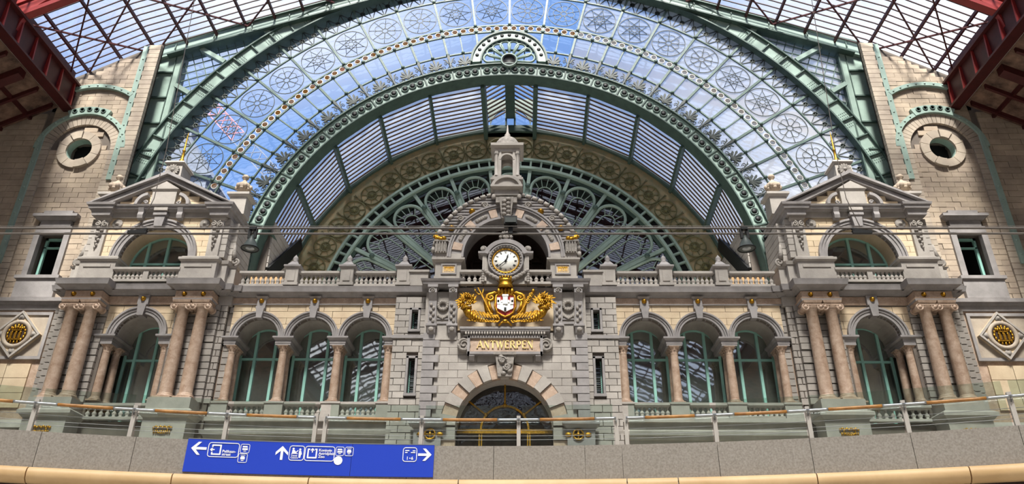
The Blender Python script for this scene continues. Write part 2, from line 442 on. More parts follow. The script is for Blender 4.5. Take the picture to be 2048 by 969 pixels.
for s in (1, -1):
    g = thing('girder', 'dark red riveted steel girder running along the glass roof edge', 'girder', (s*29.8, 42, 31.4), 'long roof girders')
    put('web', MB(s).box(29.42, 29.56, -100, 41.6, 31.55, 33.3), 'red', g)
    put('bottom_flange', MB(s).box(29.12, 29.86, -100, 41.6, 31.35, 31.5), 'red', g)
    put('top_flange', MB(s).box(29.12, 29.95, -100, 41.6, 33.3, 33.45), 'red', g)
    for k in range(9):
        y = 41.0-1.5*k
        put('stiffener', MB(s).prism([(29.14, 31.5), (29.44, 31.5), (29.44, 33.3), (29.3, 33.3)], y-.05, y+.05), 'redbright', g)
    put('edge_pipe', MB(s).tube([(29.98, 41.6, 31.5), (29.98, -100, 31.5)], .05, 6), 'postmetal', g)
    for y in [41-3*k for k in range(20)]: put('hanger', MB(s).beam((29.8, y, 33.5), (30.3, y, 34.5), .12, .12), 'red', g)
    a = thing('ceiling', 'dark boarded aisle ceiling with red steel ribs beyond the long girder', 'ceiling', (s*33, 20, 31), 'aisle ceilings', 'structure')
    put('board_field', MB(s).prism([(29.9, 31.97), (38, 27.6), (38, 27.9), (29.9, 32.27)], -100, 41.5), 'panel', a)
    put('ceiling_edge', MB(s).box(29.95, 30.2, -100, 41.6, 32.1, 34.75), 'red', a)
    zl = lambda x: 31.75-(x-30.3)*.539
    for k in range(4):
        x = 31.9+1.7*k; put('rib', MB(s).box(x-.09, x+.09, 14, 41.5, zl(x)-.2, zl(x)+.05), 'red', a)
    for k in range(16):
        y = 41.0-1.7*k; w = .3 if k % 5 == 2 else .09
        put('rib', MB(s).prism([(30.4, zl(30.4)+.05), (37.9, zl(37.9)+.05), (37.9, zl(37.9)-.22-w), (30.4, zl(30.4)-.22-w)], y-w, y+w), 'red', a)

# ------------------------------------------------------------------ stone end walls beside the screen
OX, OZ = 27.93, 28.25
ztop = lambda x: zroof(x)-.45
for s in (-1, 1):
    GW = 'stone end walls flanking the glass screen'
    w = thing('wall_end', 'pale stone end wall with a round oculus, ribbed with green iron bands', 'wall', (s*28, 41.6, 2.7), GW, 'structure')
    b = MB(s); y0, y1 = 41.6, 42.5
    def col(x0, x1, zr):
        for a, c in zr:
            if c is None: b.prism([(x0, a), (x1, a), (x1, ztop(x1)), (x0, ztop(x0))], y0, y1)
            else: b.box(x0, x1, y0, y1, a, c)
    b.prism([(24.36, 2.7), (25.7, 2.7), (25.7, ztop(25.7)), (24.36, ztop(24.36))], y0, 41.74); col(25.7, 27.08, [(2.7, None)]); col(27.08, 28.78, [(2.7, 19.15), (22.1, 27.4), (29.1, None)]); col(28.78, 30.4, [(2.7, None)])
    b.prism([(30.4, 2.7), (38, 2.7), (38, 27.8), (30.4, 31.95)], y0, y1); b.box(30.35, 30.7, y0, y1, 31.4, 34.6)
    put('wall_core', b, 'mortar', w)
    V = 'wallstone'
    ashlar(w, s, 25.95, 29.92, 17.75, 26.5, 41.6, .365, .92, V, [('r', 26.82, 29.02, 18.9, 23.45)])
    ashlar(w, s, 25.95, 29.92, 26.5, 30.4, 41.6, .365, .92, V, [('c', OX, OZ, 1.4), ('r', 20, 25.9, 0, 40)], top=lambda x: OZ+chord(1.98, x-OX) if abs(x-OX) < 1.98 else OZ)
    ashlar(w, s, 25.62, 30.4, 28.7, 36.3, 41.6, .365, .92, V, [('a', OX, OZ, 2.74)], top=ztop)
    ashlar(w, s, 30.85, 34.5, 17.75, 31.2, 41.6, .43, 1.3, V, lim=120)
    # rusticated jambs, voussoirs and corner quoins
    for k in range(27):
        z = 17.75+.389*k
        if z+.38 < OZ+.15:
            e = .06 if k % 2 else 0
            blk(w, 'quoin', 25.2, 25.93, 41.42, 41.6, z, z+.36, s); blk(w, 'quoin', 29.93, 30.8+e, 41.42, 41.6, z, z+.36, s)
    for k in range(25):
        a = -90+180*k/25
        put('voussoir', MB(s).ring(OX, OZ, 2.0, 2.72, a+.35, a+6.85, 41.42, 41.62, 2), 'quoin', w)
    k = 0; z = 17.75
    while z+.38 < ztop(24.7)-.1:
        blk(w, 'quoin', 24.36, 25.14+(.07 if k % 2 else 0), 41.3, 41.74, z, z+.355, s); z += .385; k += 1
    # upper pier strip
    z = 29.0; k = 0
    while z < 35.3:
        blk(w, 'quoin', 25.14, 25.6, 41.5, 41.6, z, z+.355, s); z += .385
    # iron bands
    def iron(name, mb): return put(name, mb, 'green', w)
    ib1 = iron('iron_band', MB(s).box(25.2, 25.56, 41.3, 41.44, 25.9, ztop(25.4)-.05)); ib2 = iron('iron_band', MB(s).box(30.45, 30.8, 41.3, 41.44, 20.0, 29.2))
    ia1 = iron('iron_arch', MB(s).ring(OX, OZ, 2.72, 3.0, -88, 88, 41.28, 41.5, 28))
    ia2 = iron('iron_arch', MB(s).ring(OX, OZ, 2.74, 3.32, -26, 26, 41.24, 41.48, 12))
    ia3 = iron('iron_arch', MB(s).ring(OX, 29.2, 4.05, 4.33, -36, 36, 41.28, 41.5, 18))
    bolt = MB().lathey(0, 0, 0, [(.07, .06), (.07, 0), (.04, -.04), (0, -.05)], 8).mesh('bolt', 'green')
    for k in range(11): link('bolt', bolt, ib1, (s*25.38, 41.3, 26.4+k*.93))
    for k in range(9): link('bolt', bolt, ib2, (s*30.62, 41.3, 20.6+k*.95))
    for k in range(9):
        x, z = pt(4.19, -32+8*k, OX, 29.2); link('bolt', bolt, ia3, (s*x, 41.27, z))
    for k in range(5):
        x, z = pt(2.86, 34+11*k, OX, OZ); link('bolt', bolt, ia1, (s*x, 41.27, z)); x, z = pt(2.86, -34-11*k, OX, OZ); link('bolt', bolt, ia1, (s*x, 41.27, z))
    for k in range(5):
        x, z = pt(3.1, -18+9*k, OX, OZ); put('iron_ring', MB(s).lathey(x, 41.24, z, [(.17, 0), (.17, -.05), (.11, -.05), (.11, 0)], 14), 'greendark', ia2)
    # string course and lower panels
    put('string_course', MB(s).stack(24.6, 38, 41.3, 41.6, [(16.95, 17.25, .0, .05), (17.25, 17.4, .12, .18), (17.4, 17.62, .28, .3), (17.62, 17.75, .12, .0)]), 'trim', w)
    put('marble_border', MB(s).box(24.6, 30.8, 41.45, 41.6, 10.4, 16.95), 'pinkband', w)
    put('panel_field', MB(s).box(26.3, 29.75, 41.36, 41.46, 13.95, 16.8), 'quoin', w)
    f = MB(s)
    for q in ((26.3, 29.75, 16.62, 16.8), (26.3, 29.75, 13.95, 14.13), (26.3, 26.48, 14.13, 16.62), (29.57, 29.75, 14.13, 16.62)): f.box(q[0], q[1], 41.28, 41.37, q[2], q[3])
    put('panel_frame', f, 'trim', w)
    for k, (a, c) in enumerate(((11.2, 12.02), (12.05, 12.87), (12.9, 13.7))):
        for j in range(3): blk(w, 'cream', 26.75+j*1.35, 28.07+j*1.35, 41.36, 41.46, a, c, s, 'slab')
    put('plinth', MB(s).stack(24.4, 38, 41.2, 41.6, [(2.7, 10.0, .1, .1), (10.0, 10.3, .3, .2), (10.3, 10.5, .12, .0)]), 'grey', w)
    # oculus
    o = thing('window_oculus', 'round oculus window in a thick moulded stone ring', 'window', (s*OX, 41.5, OZ), 'round oculus windows', 'structure')
    for k in range(10): put('ring_stone', MB(s).ring(OX, OZ, .84, 1.4, 36*k+.7, 36*k+35.3, 41.36-(.08 if k % 5 == 0 else 0), 41.7, 5), 'quoin', o)
    put('reveal', MB(s).ring(OX, OZ, .82, .88, 0, 360, 41.5, 42.0, 28), 'green', o)
    put('glazing', MB(s).lathey(OX, 42.35, OZ, [(.95, 0), (.95, .03)], 24), 'black', o)  # black disc stands in for the dark interior; no glass
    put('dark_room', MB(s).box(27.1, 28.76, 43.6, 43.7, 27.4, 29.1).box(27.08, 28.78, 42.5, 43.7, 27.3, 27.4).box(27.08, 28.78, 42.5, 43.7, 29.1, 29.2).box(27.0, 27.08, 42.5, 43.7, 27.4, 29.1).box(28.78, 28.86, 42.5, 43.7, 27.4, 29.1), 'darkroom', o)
    # tall window
    o = thing('window_tall', 'tall open window in a grey stone surround under a hood moulding', 'window', (s*27.9, 41.5, 19), 'tall side windows', 'structure')
    put('surround', MB(s).box(26.8, 27.15, 41.35, 41.7, 19.15, 22.1).box(28.65, 29.0, 41.35, 41.7, 19.15, 22.1).box(26.8, 29.0, 41.35, 41.7, 22.05, 22.5).box(26.95, 28.85, 41.4, 41.7, 22.5, 22.95), 'trim', o)
    put('hood', MB(s).stack(26.8, 29.0, 41.35, 41.6, [(22.95, 23.12, .05, .18), (23.12, 23.3, .28, .28), (23.3, 23.4, .1, .1)]).box(27.0, 28.8, 41.3, 41.6, 23.4, 23.6), 'trim', o)
    put('sill', MB(s).stack(26.7, 29.1, 41.3, 41.6, [(18.95, 19.15, .14, .14), (17.75, 18.95, .02, .02)]), 'trim', o)
    put('frame', MB(s).box(27.15, 27.3, 42.1, 42.25, 19.15, 22.05).box(28.5, 28.65, 42.1, 42.25, 19.15, 22.05).box(27.15, 28.65, 42.1, 42.25, 21.9, 22.05).box(27.15, 28.65, 42.1, 42.25, 21.35, 21.45), 'teal', o)
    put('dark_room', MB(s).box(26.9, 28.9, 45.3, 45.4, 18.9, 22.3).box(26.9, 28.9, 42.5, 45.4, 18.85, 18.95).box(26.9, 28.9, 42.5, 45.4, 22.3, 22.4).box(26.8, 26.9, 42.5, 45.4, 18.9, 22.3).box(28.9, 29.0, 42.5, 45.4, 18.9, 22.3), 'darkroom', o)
    # diamond medallion
    GM = 'diamond medallions on the end walls'
    d = thing('medallion', 'diamond stone plaque with a gilded crowned emblem in a round frame', 'medallion', (s*27.97, 41.25, 15.4), GM)
    cx, cz, h = 27.97, 15.4, 1.43
    dia = lambda k: [(cx, cz+k), (cx+k*.95, cz), (cx, cz-k), (cx-k*.95, cz)]
    put('back_plate', MB(s).prism(dia(h), 41.18, 41.36), 'cream', d)
    fr = MB(s); A, B = dia(h), dia(h-.16)
    for i in range(4): fr.prism([A[i], A[(i+1) % 4], B[(i+1) % 4], B[i]], 41.1, 41.2)
    put('frame', fr, 'grey', d)
    put('round_frame', MB(s).lathey(cx, 41.18, cz, [(.86, .02), (.86, -.06), (.74, -.12), (.62, -.06), (.62, .0)], 28), 'quoin', d)
    for q in ((0, 1.05), (0, -1.05), (1.0, 0), (-1.0, 0)): put('corner_boss', MB(s).lathey(cx+q[0], 41.18, cz+q[1], [(.2, .02), (.2, -.04), (.12, -.03), (.1, -.07), (0, -.08)], 14), 'carved', d)
    put('medallion_ground', MB(s).lathey(cx, 41.16, cz, [(.63, .02), (.63, -.02)], 24), 'brown', d)
    e = MB(s)
    e.box(cx-.28, cx+.28, 41.06, 41.15, cz+.18, cz+.24)
    for i in range(5): e.ell(cx-.26+.13*i, 41.1, cz+.33+.05*(1-abs(i-2)/2), .06, .05, .1, 7, 5)
    for i in range(3): e.box(cx-.3+.24*i, cx-.18+.24*i, 41.05, 41.15, cz-.32, cz+.1); e.ell(cx-.24+.24*i, 41.1, cz+.1, .08, .05, .06, 7, 5)
    e.box(cx-.36, cx+.36, 41.05, 41.15, cz-.38, cz-.3)
    for i in range(16):
        a = 2*pi*i/16; e.ell(cx+.5*cos(a), 41.12, cz+.5*sin(a), .07, .06, .11, 6, 4)
    put('gilded_emblem', e, 'gold', d)

# ------------------------------------------------------------------ great glazed screen
scr = thing('window_1', 'great arched glass end screen with radial green mullions and leaded rosettes', 'glass screen', (0, YS, CZ), kind='structure')
NP = 12                          # panels each side of the axis
RG0, RG1, RC, RA0, RA1, RR, RO = 15.95, 16.85, 18.45, 20.22, 20.82, 23.72, 25.3
def sector(r0, r1, a0, a1, y0, y1, n): return MB().ring(0, 0, r0, r1, a0, a1, y0, y1, n)
half = PA/2
def thin(r0, r1, a0, a1, y, n=3):
    mb = MB(); vs = []; fs = []
    for i in range(n+1):
        a = rad(a0+(a1-a0)*i/n); vs += [(r0*sin(a), y, r0*cos(a)), (r1*sin(a), y, r1*cos(a))]
    for i in range(n): fs.append((2*i, 2*i+1, 2*i+3, 2*i+2))
    return mb.add(vs, fs)
cell = [thin(RG1-.05, RC, -half/2, half/2, 0).mesh('pane', 'screenglass'), thin(RC, RA0, -half/2, half/2, 0).mesh('pane', 'screenglass')]
celd = [thin(RG1-.05, RC, -half/2, half/2, 0).mesh('pane', 'dustyglass'), thin(RC, RA0, -half/2, half/2, 0).mesh('pane', 'dustyglass')]
rosed = thin(RA1, RR, -half, half, 0, 4).mesh('pane', 'dustyglass'); lattd = thin(RR, RO+.05, -half, half, 0, 4).mesh('pane', 'dustyglass'); ambd = thin(RA0, RA1, -half, half, 0, 4).mesh('pane', 'dustyglass')
rose = thin(RA1, RR, -half, half, 0, 4).mesh('pane', 'screenglass'); latt = thin(RR, RO+.05, -half, half, 0, 4).mesh('pane', 'screenglass')
amb = thin(RA0, RA1, -half, half, 0, 4).mesh('pane', 'screenglass')
bar1 = MB().prism([(-.075, RG1), (.075, RG1), (.075, RO), (-.075, RO)], -.14, .06).mesh('mullion', 'mullion')
bar2 = MB().prism([(-.04, RG1), (.04, RG1), (.04, RA0), (-.04, RA0)], -.08, .04).mesh('mullion', 'mullion')
knot = MB().lathey(0, -.15, 0, [(.13, .02), (.13, -.02), (.07, -.06), (0, -.08)], 8).mesh('knot', 'greendark')
dot = MB().lathey(0, -.03, 0, [(.19, .02), (.19, -.02)], 14).mesh('amber_roundel', 'amber')
dotd = MB().lathey(0, -.03, 0, [(.19, .02), (.19, -.02)], 14).mesh('amber_roundel', 'amberpale')
dotr = MB().lathey(0, -.03, 0, [(.225, .02), (.225, -.04), (.185, -.04), (.185, .02)], 14).mesh('roundel_rim', 'white')
def closed(mb, f, n, r):
    mb.tube([(f(i/n)[0], 0, f(i/n)[1]) for i in range(n)], r, 4, True, False)
def rosette_mesh(kind):
    mb = MB(); w = .022
    closed(mb, lambda u: (1.2*cos(2*pi*u), 1.2*sin(2*pi*u)), 30, .03)
    closed(mb, lambda u: (.2*cos(2*pi*u), .2*sin(2*pi*u)), 10, w)
    if kind == 0:
        for k in range(8):
            a = k*pi/4
            closed(mb, lambda u: ((.5+.3*cos(2*pi*u))*cos(a)-(.22*sin(2*pi*u)*(1+.35*cos(2*pi*u)))*sin(a), (.5+.3*cos(2*pi*u))*sin(a)+(.22*sin(2*pi*u)*(1+.35*cos(2*pi*u)))*cos(a)), 12, w)
            b = a+pi/8; mb.tube([(.68*cos(b), 0, .68*sin(b)), (1.2*cos(b), 0, 1.2*sin(b))], w, 4)
    else:
        for k in range(8):
            a, b = k*pi/4, (k+3)*pi/4
            mb.tube([(.98*cos(a), 0, .98*sin(a)), (.98*cos(b), 0, .98*sin(b))], w, 4)
            mb.tube([(.98*cos(a), 0, .98*sin(a)), (1.2*cos(a), 0, 1.2*sin(a))], w, 4)
            mb.tube([(.2*cos(a), 0, .2*sin(a)), (.4*cos(a), 0, .4*sin(a))], w, 4)
    return mb.mesh('rosette', 'iron')
ros = [rosette_mesh(0), rosette_mesh(1)]
xb = MB()
for k in range(3):
    a0, a1 = -half+k*PA/3, -half+(k+1)*PA/3
    xb.bar(pt(RR, a0, 0, 0), pt(RO, a1, 0, 0), .05, -.06, .02); xb.bar(pt(RR, a1, 0, 0), pt(RO, a0, 0, 0), .05, -.06, .02); xb.bar(pt(RR, a1, 0, 0), pt(RO, a1, 0, 0), .06, -.07, .02)
    p = pt((RR+RO)/2, (a0+a1)/2, 0, 0); xb.lathey(p[0], -.05, p[1], [(.2, 0), (.2, -.03), (.15, -.03), (.15, 0)], 10)
xb = xb.mesh('lattice', 'iron')
seg = [sector(r-.045, r+.045, -half, half, -.09, .03, 4).mesh('ring_bar', 'mullion') for r in (RC, RA0, RA1, RR)]
for k in range(-NP, NP):
    a = (k+.5)*PA; R = (0, rad(a), 0); c = (0, YS, CZ)
    D = k > 1                            # panes with white reflection put into their colour
    link('pane', rosed if D else rose, scr, c, R); link('pane', lattd if D else latt, scr, c, R); link('pane', ambd if D else amb, scr, c, R); link('lattice', xb, scr, c, R)
    for sgm in seg: link('ring_bar', sgm, scr, c, R)
    for j in (-.25, .25):
        Rj = (0, rad(a+j*PA), 0); q = celd if D else cell; link('pane', q[0], scr, c, Rj); link('pane', q[1], scr, c, Rj)
    p = pt((RA1+RR)/2, a); link('rosette', ros[(k % 4)//2], scr, (p[0], YS-.05, p[1]), R)
    link('mullion', bar2, scr, c, R)
    for j in range(4):
        p = pt((RA0+RA1)/2, a+(j-1.5)*PA/4)
        d = link('amber_roundel', dotd if D else dot, scr, (p[0], YS, p[1])); link('roundel_rim', dotr, d, (p[0], YS, p[1]))
for k in range(-NP, NP+1):
    a = k*PA; link('mullion', bar1, scr, (0, YS, CZ), (0, rad(a), 0))
    for r in (RC, RA0, RA1, RR): p = pt(r, a); link('knot', knot, scr, (p[0], YS, p[1]))
for k in range(-NP, NP):
    for r in (RC, RA0): p = pt(r, (k+.5)*PA); link('knot', knot, scr, (p[0], YS, p[1]))

# inner perforated girder
gi = thing('arch_girder', 'green iron arch girder pierced by round holes, palmettes along its top', 'arch', (0, YS, CZ))
face = sector(RG0, RG1, -half+.04, half-.04, -.32, .62, 4).mesh('girder_panel', 'green')
hole = MB().lathey(0, 0, 0, [(.27, .03), (.27, -.06), (.2, -.06), (.18, 0), (.15, -.02), (0, -.02)], 16).mesh('port_rim', 'greendark')
hole2 = MB().lathey(0, 0, 0, [(.165, .02), (.165, -.03), (0, -.031)], 12).mesh('port', 'black')  # black disc on the plate stands in for a dark open hole
rib = MB().prism([(-.05, RG0), (.05, RG0), (.05, RG1), (-.05, RG1)], -.4, .62).mesh('seam_rib', 'greendark')
fl1 = sector(RG1, RG1+.1, -half, half, -.5, .62, 4).mesh('flange', 'greendark'); fl0 = sector(RG0-.08, RG0, -half, half, -.42, .7, 4).mesh('flange', 'greendark')
for k in range(-NP-1, NP+1):
    a = (k+.5)*PA; R = (0, rad(a), 0); c = (0, YS, CZ)
    link('girder_panel', face, gi, c, R); link('flange', fl1, gi, c, R); link('flange', fl0, gi, c, R)
    for j in (-1, 0, 1):
        p = pt((RG0+RG1)/2, a+j*1.98)
        r = link('port_rim', hole, gi, (p[0], YS-.33, p[1])); link('port', hole2, r, (p[0], YS-.38, p[1]))
    link('seam_rib', rib, gi, c, (0, rad(k*PA), 0))
def palmette():
    m = MB(); y0, y1 = -.1, .02
    for a in (-62, -40, -20, 0, 20, 40, 62):
        h = .98-.0042*abs(a)**1.05*1.6
        pts = [(.03*sin(rad(a))+t*h*sin(rad(a*(.35+.75*t))), .22+t*h*cos(rad(a*(.35+.75*t)))) for t in (0, .3, .6, .85, 1)]
        m.leaf(pts, [.05, .06, .1, .17, .02], y0, y1)
    for s in (-1, 1):
        sp = spiral(s*.34, .2, .16, 1.3, pi/2, -s, 14); m.tube([(x, -.05, z) for x, z in sp], .03, 4)
        m.tube([(s*.05, -.05, .02), (s*.2, -.05, .05), (s*.34, -.05, .36)], .035, 4)
    m.box(-.3, .3, -.1, .05, 0, .1)
    return m.mesh('palmette', 'iron')
def scrollwork():
    m = MB()
    for s in (-1, 1):
        m.tube([(x, -.05, z) for x, z in spiral(s*.5, .28, .2, 1.4, -pi/2, s, 16)], .03, 4)
        m.tube([(x, -.05, z) for x, z in spiral(s*.26, .7, .16, 1.3, -pi/2, s, 14)], .028, 4)
        m.tube([(s*.9, -.05, .04), (s*.62, -.05, .06), (s*.3, -.05, .12), (s*.1, -.05, .35), (s*.1, -.05, .54)], .032, 4)
        m.leaf([(s*.1, .6), (s*.22, .95), (s*.4, 1.05)], [.05, .1, .01], -.08, 0)
    m.leaf([(0, 0), (0, .6), (0, 1.2), (0, 1.5)], [.1, .08, .2, .01], -.1, 0)
    return m.mesh('scrollwork', 'iron')
pm, sw = palmette(), scrollwork()
for k in range(-NP, NP):
    a = (k+.5)*PA; p = pt(RG1+.1, a)
    if abs(a) > 10: link('palmette', pm, gi, (p[0], YS-.2, p[1]), (0, rad(a), 0))
    if k and abs(k*PA) > 9: p = pt(RG1+.1, k*PA); link('scrollwork', sw, gi, (p[0], YS-.2, p[1]), (0, rad(k*PA), 0))
# wheel crest
wh = thing('wheel_crest', 'half-round green iron wheel ornament crowning the inner arch girder', 'ornament', (0, YS-.3, 36.3))
wz = 36.55
put('outer_ring', MB().ring(0, wz, 2.05, 2.62, -93, 93, YS-.5, YS-.2, 36), 'green', wh)
put('rim', MB().ring(0, wz, 2.6, 2.74, -93, 93, YS-.6, YS-.1, 36).ring(0, wz, 1.95, 2.06, -93, 93, YS-.56, YS-.15, 30), 'greendark', wh)
pm2 = MB().lathey(0, 0, 0, [(.13, .02), (.13, -.03), (0, -.03)], 12).mesh('port', 'black')  # black disc painted in for the darkness of each hole
for k in range(13): p = pt(2.33, -78+13*k, 0, wz); link('port', pm2, wh, (p[0], YS-.5, p[1]))
for k in range(8):
    a = -78.75+22.5*k; m = MB(); pts = []
    for i in range(15):
        t = -pi*.62+pi*1.24*i/14; rr, ww = 1.5+.33*cos(t), .36*sin(t); pts.append((rr*sin(rad(a))+ww*cos(rad(a)), wz+rr*cos(rad(a))-ww*sin(rad(a))))
    pts = [pt(.5, a-11, 0, wz)]+pts+[pt(.5, a+11, 0, wz)]
    m.tube([(x, YS-.38, z) for x, z in pts], .085, 5)
    m.tube([(x*.999, YS-.44, z) for x, z in [pt(1.9, a-8, 0, wz), pt(2.02, a, 0, wz), pt(1.9, a+8, 0, wz)]], .05, 4)
    put('petal', m, 'green', wh)
put('hub', MB().lathey(0, YS-.4, wz+.02, [(.52, .1), (.52, -.1), (.42, -.12), (.42, -.05), (0, -.05)], 24), 'black', wh)
put('hub_rim', MB().lathey(0, YS-.4, wz+.02, [(.6, .1), (.6, -.16), (.5, -.16), (.5, .1)], 24), 'green', wh)

# outer arch and gable frame
go = thing('arch_girder', 'broad outer green arch girder with riveted panels framing the glass screen', 'arch', (0, YS, CZ))
face = sector(RO, RO+1.0, -PA/2+.03, PA/2-.03, -.35, .5, 5).mesh('girder_panel', 'green')
lip = sector(RO-.1, RO, -PA/2, PA/2, -.55, .85, 5).mesh('flange', 'greendark'); lip2 = sector(RO+1.0, RO+1.1, -PA/2, PA/2, -.55, .5, 5).mesh('flange', 'greendark')
ribm = MB().prism([(-.04, RO), (.04, RO), (.04, RO+1.05), (-.04, RO+1.05)], -.5, .5).mesh('stiffener', 'greendark')
for k in range(-NP, NP):
    a = (k+.5)*PA; R = (0, rad(a), 0); c = (0, YS, CZ)
    link('girder_panel', face, go, c, R); link('flange', lip, go, c, R); link('flange', lip2, go, c, R)
    link('stiffener', ribm, go, c, R); link('stiffener', ribm, go, c, (0, rad(k*PA), 0))
riv = MB()
for k in range(-NP, NP):
    for q in (-.44, -.38, -.32, .32, .38, .44):
        for r in (.15, .3, .45, .6, .75, .9):
            p = pt(RO+r, (k+.5+q)*PA); riv.box(p[0]-.025, p[0]+.025, YS-.38, YS-.34, p[1]-.025, p[1]+.025)
put('rivets', riv, 'greendark', go)['kind'] = 'stuff'
for s in (-1, 1):
    f = thing('gable_frame', 'green iron gable post and sloping top girder around the glass spandrel', 'frame', (s*25, YS, 20), 'gable frames')
    put('post', MB(s).box(23.4, 25.35, YS-.25, YS+.4, 17.7, 37.3), 'green', f)
    put('post_edge', MB(s).box(23.3, 23.4, YS-.4, YS+.4, 17.7, 37.2).box(23.85, 23.9, YS-.33, YS, 17.7, 37.2).box(25.0, 25.35, YS-.35, YS+.4, 17.7, 37.4), 'greendark', f)
    for k in range(8): put('stiffener', MB(s).box(23.85, 25.3, YS-.42, YS-.25, 20.2+2.2*k, 20.3+2.2*k), 'greendark', f)
    zt = lambda x: 42.95+(x-11.2)*(37.75-42.95)/(25.3-11.2)
    put('top_girder', MB(s).prism([(0, zt(0)), (25.3, zt(25.3)), (25.3, zt(25.3)-1.0), (0, zt(0)-1.0)], YS-.5, YS+.4), 'green', f)
    put('girder_edge', MB(s).prism([(0, zt(0)-1.0), (24.4, zt(24.4)-1.0), (24.4, zt(24.4)-1.12), (0, zt(0)-1.12)], YS-.75, YS+.5).prism([(0, zt(0)), (25.35, zt(25.35)), (25.35, zt(25.35)+.1), (0, zt(0)+.1)], YS-.7, YS+.4), 'greendark', f)
    for k in range(9):
        x = 24.0-2.6*k; put('stiffener', MB(s).box(x-.04, x+.04, YS-.58, YS-.5, zt(x)-1.0, zt(x)), 'greendark', f)
    for p, q in (((20.3, 36.6), (22.2, 37.8)), ((22.3, 33.8), (23.4, 34.5)), ((17.2, 39.1), (18.3, 39.8))):
        put('strut', MB(s).bar(p, q, .32, YS-.45, YS), 'green', f)
    # spandrel lattice glazing
    g = MB(s); ins = lambda x, z: x < 23.4 and math.hypot(x, z-CZ) > RO+.9 and z < zt(x)-.9 and z > 26
    bars = []
    for k in range(-30, 60):
        for d in (1, -1):
            # two families of bars, parallel and perpendicular to the roof slope
            ang = rad(-20) if d == 1 else rad(70)
            ux, uz = cos(ang), sin(ang); nx, nz = -uz, ux
            ox, oz = 24.35+nx*k*.62, 36+nz*k*.62
            run = [t for t in [i*.2-22 for i in range(221)] if ins(ox+ux*t, oz+uz*t)]
            if len(run) > 2: g.bar((ox+ux*(run[0]-.3), oz+uz*(run[0]-.3)), (ox+ux*(run[-1]+.3), oz+uz*(run[-1]+.3)), .05, YS-.08, YS)
    put('glazing_bars', g, 'mullion', f)['kind'] = 'stuff'
    arc = [pt(RO+.6, a) for a in range(36, 66, 3)]
    put('spandrel_glass', MB(s).prism([(23.5, 37.0), (23.5, arc[-1][1])]+arc[::-1]+[(arc[0][0], zt(arc[0][0])-.8)], YS+.02, YS+.03), 'dustyglass' if s > 0 else 'screenglass', f)

# ------------------------------------------------------------------ vault behind the inner arch and the fanlight wall
YR = 50.0
va = thing('ceiling', 'curved slatted glass vault between the inner arch and the fanlight wall', 'vault', (0, YS, CZ), kind='structure')
rv = lambda y: 15.95+(y-43.6)*.07
y0, y1 = 43.5, YR
q = MB().add([(-.1, y0, rv(y0)+.1), (.1, y0, rv(y0)+.1), (.1, y1, rv(y1)+.1), (-.1, y1, rv(y1)+.1), (-.1, y0, rv(y0)-.35), (.1, y0, rv(y0)-.35), (.1, y1, rv(y1)-.35), (-.1, y1, rv(y1)-.35)],
    [(0, 1, 2, 3), (4, 5, 6, 7), (0, 1, 5, 4), (2, 3, 7, 6), (1, 2, 6, 5), (0, 3, 7, 4)]).mesh('rib', 'greendark')
for k in range(-6, 6): link('rib', q, va, (0, 0, CZ), (0, rad((k+.5)*2*PA), 0))
ns = 12; tg = math.tan(rad(PA))
vsl = []
for i in range(ns):
    y = 43.75+.52*i; r = rv(y); vsl.append(MB().box(-r*tg, r*tg, y-.06, y+.06, r-.05, r+.02).mesh('slat', 'slatbrown'))
vp = [MB().add([(-rv(y)*tg, y, rv(y)), (rv(y)*tg, y, rv(y)), (rv(y+.52)*tg, y+.52, rv(y+.52)), (-rv(y+.52)*tg, y+.52, rv(y+.52))], [(0, 1, 2, 3)]).mesh('pane', 'vaultglass') for y in [43.75+.52*i for i in range(ns)]]
for k in range(-5, 6):
    if k == 0: continue
    for i in range(ns):
        link('slat', vsl[i], va, (0, 0, CZ), (0, rad(k*2*PA), 0)); link('pane', vp[i], va, (0, 0, CZ), (0, rad(k*2*PA), 0))
# ridge lantern in the middle bay
ln = thing('lantern', 'small slatted roof lantern with a half-round window at the vault crown', 'lantern', (0, 47, 36))
for s in (-1, 1):
    put('side_curb', MB(s).prism([(1.75, 34.9), (2.05, 34.9), (2.05, 36.6), (1.75, 36.6)], 43.6, YR), 'greendark', ln)
    put('sloped_glass', MB(s).add([(1.75, 43.6, 36.5), (.3, 43.6, 37.5), (.3, YR, 37.5), (1.75, YR, 36.5)], [(0, 1, 2, 3)]), 'roofglass', ln)
    for i in range(12):
        y = 43.9+.52*i; put('slat', MB(s).prism([(1.75, 36.4), (.3, 37.4), (.3, 37.5), (1.75, 36.5)], y-.06, y+.06), 'slatbrown', ln)
put('ridge_beam', MB().box(-.36, .36, 43.6, YR, 37.0, 37.8), 'greendark', ln)
lw = MB()
for i in range(14):
    a0, a1 = -90+180*i/14, -90+180*(i+1)/14; p, q = pt(1.56, a0, 0, 36.35), pt(1.56, a1, 0, 36.35)
    lw.prism([p, q, (q[0]*1.35, 38.9), (p[0]*1.35, 38.9)], YR-.05, YR+.1)
lw.box(-2.1, 2.1, YR-.05, YR+.1, 35.2, 36.35).box(-.42, -.27, YR-.08, YR+.08, 36.3, 38).box(.27, .42, YR-.08, YR+.08, 36.3, 38)
put('end_wall', lw, 'greendark', ln)
for x0, x1 in ((-1.5, -.42), (-.27, .27), (.42, 1.5)):
    put('pane', MB().prism([(x0, 36.35), (x1, 36.35), (x1, 36.35+chord(1.55, x1)), (x0, 36.35+chord(1.55, x0))], YR+.02, YR+.03), 'screenglass', ln)
fw = thing('window_2', 'dark fanlight wall of radiating green spokes and round-headed panes behind the clock', 'fanlight', (0, YR, CZ), kind='structure')
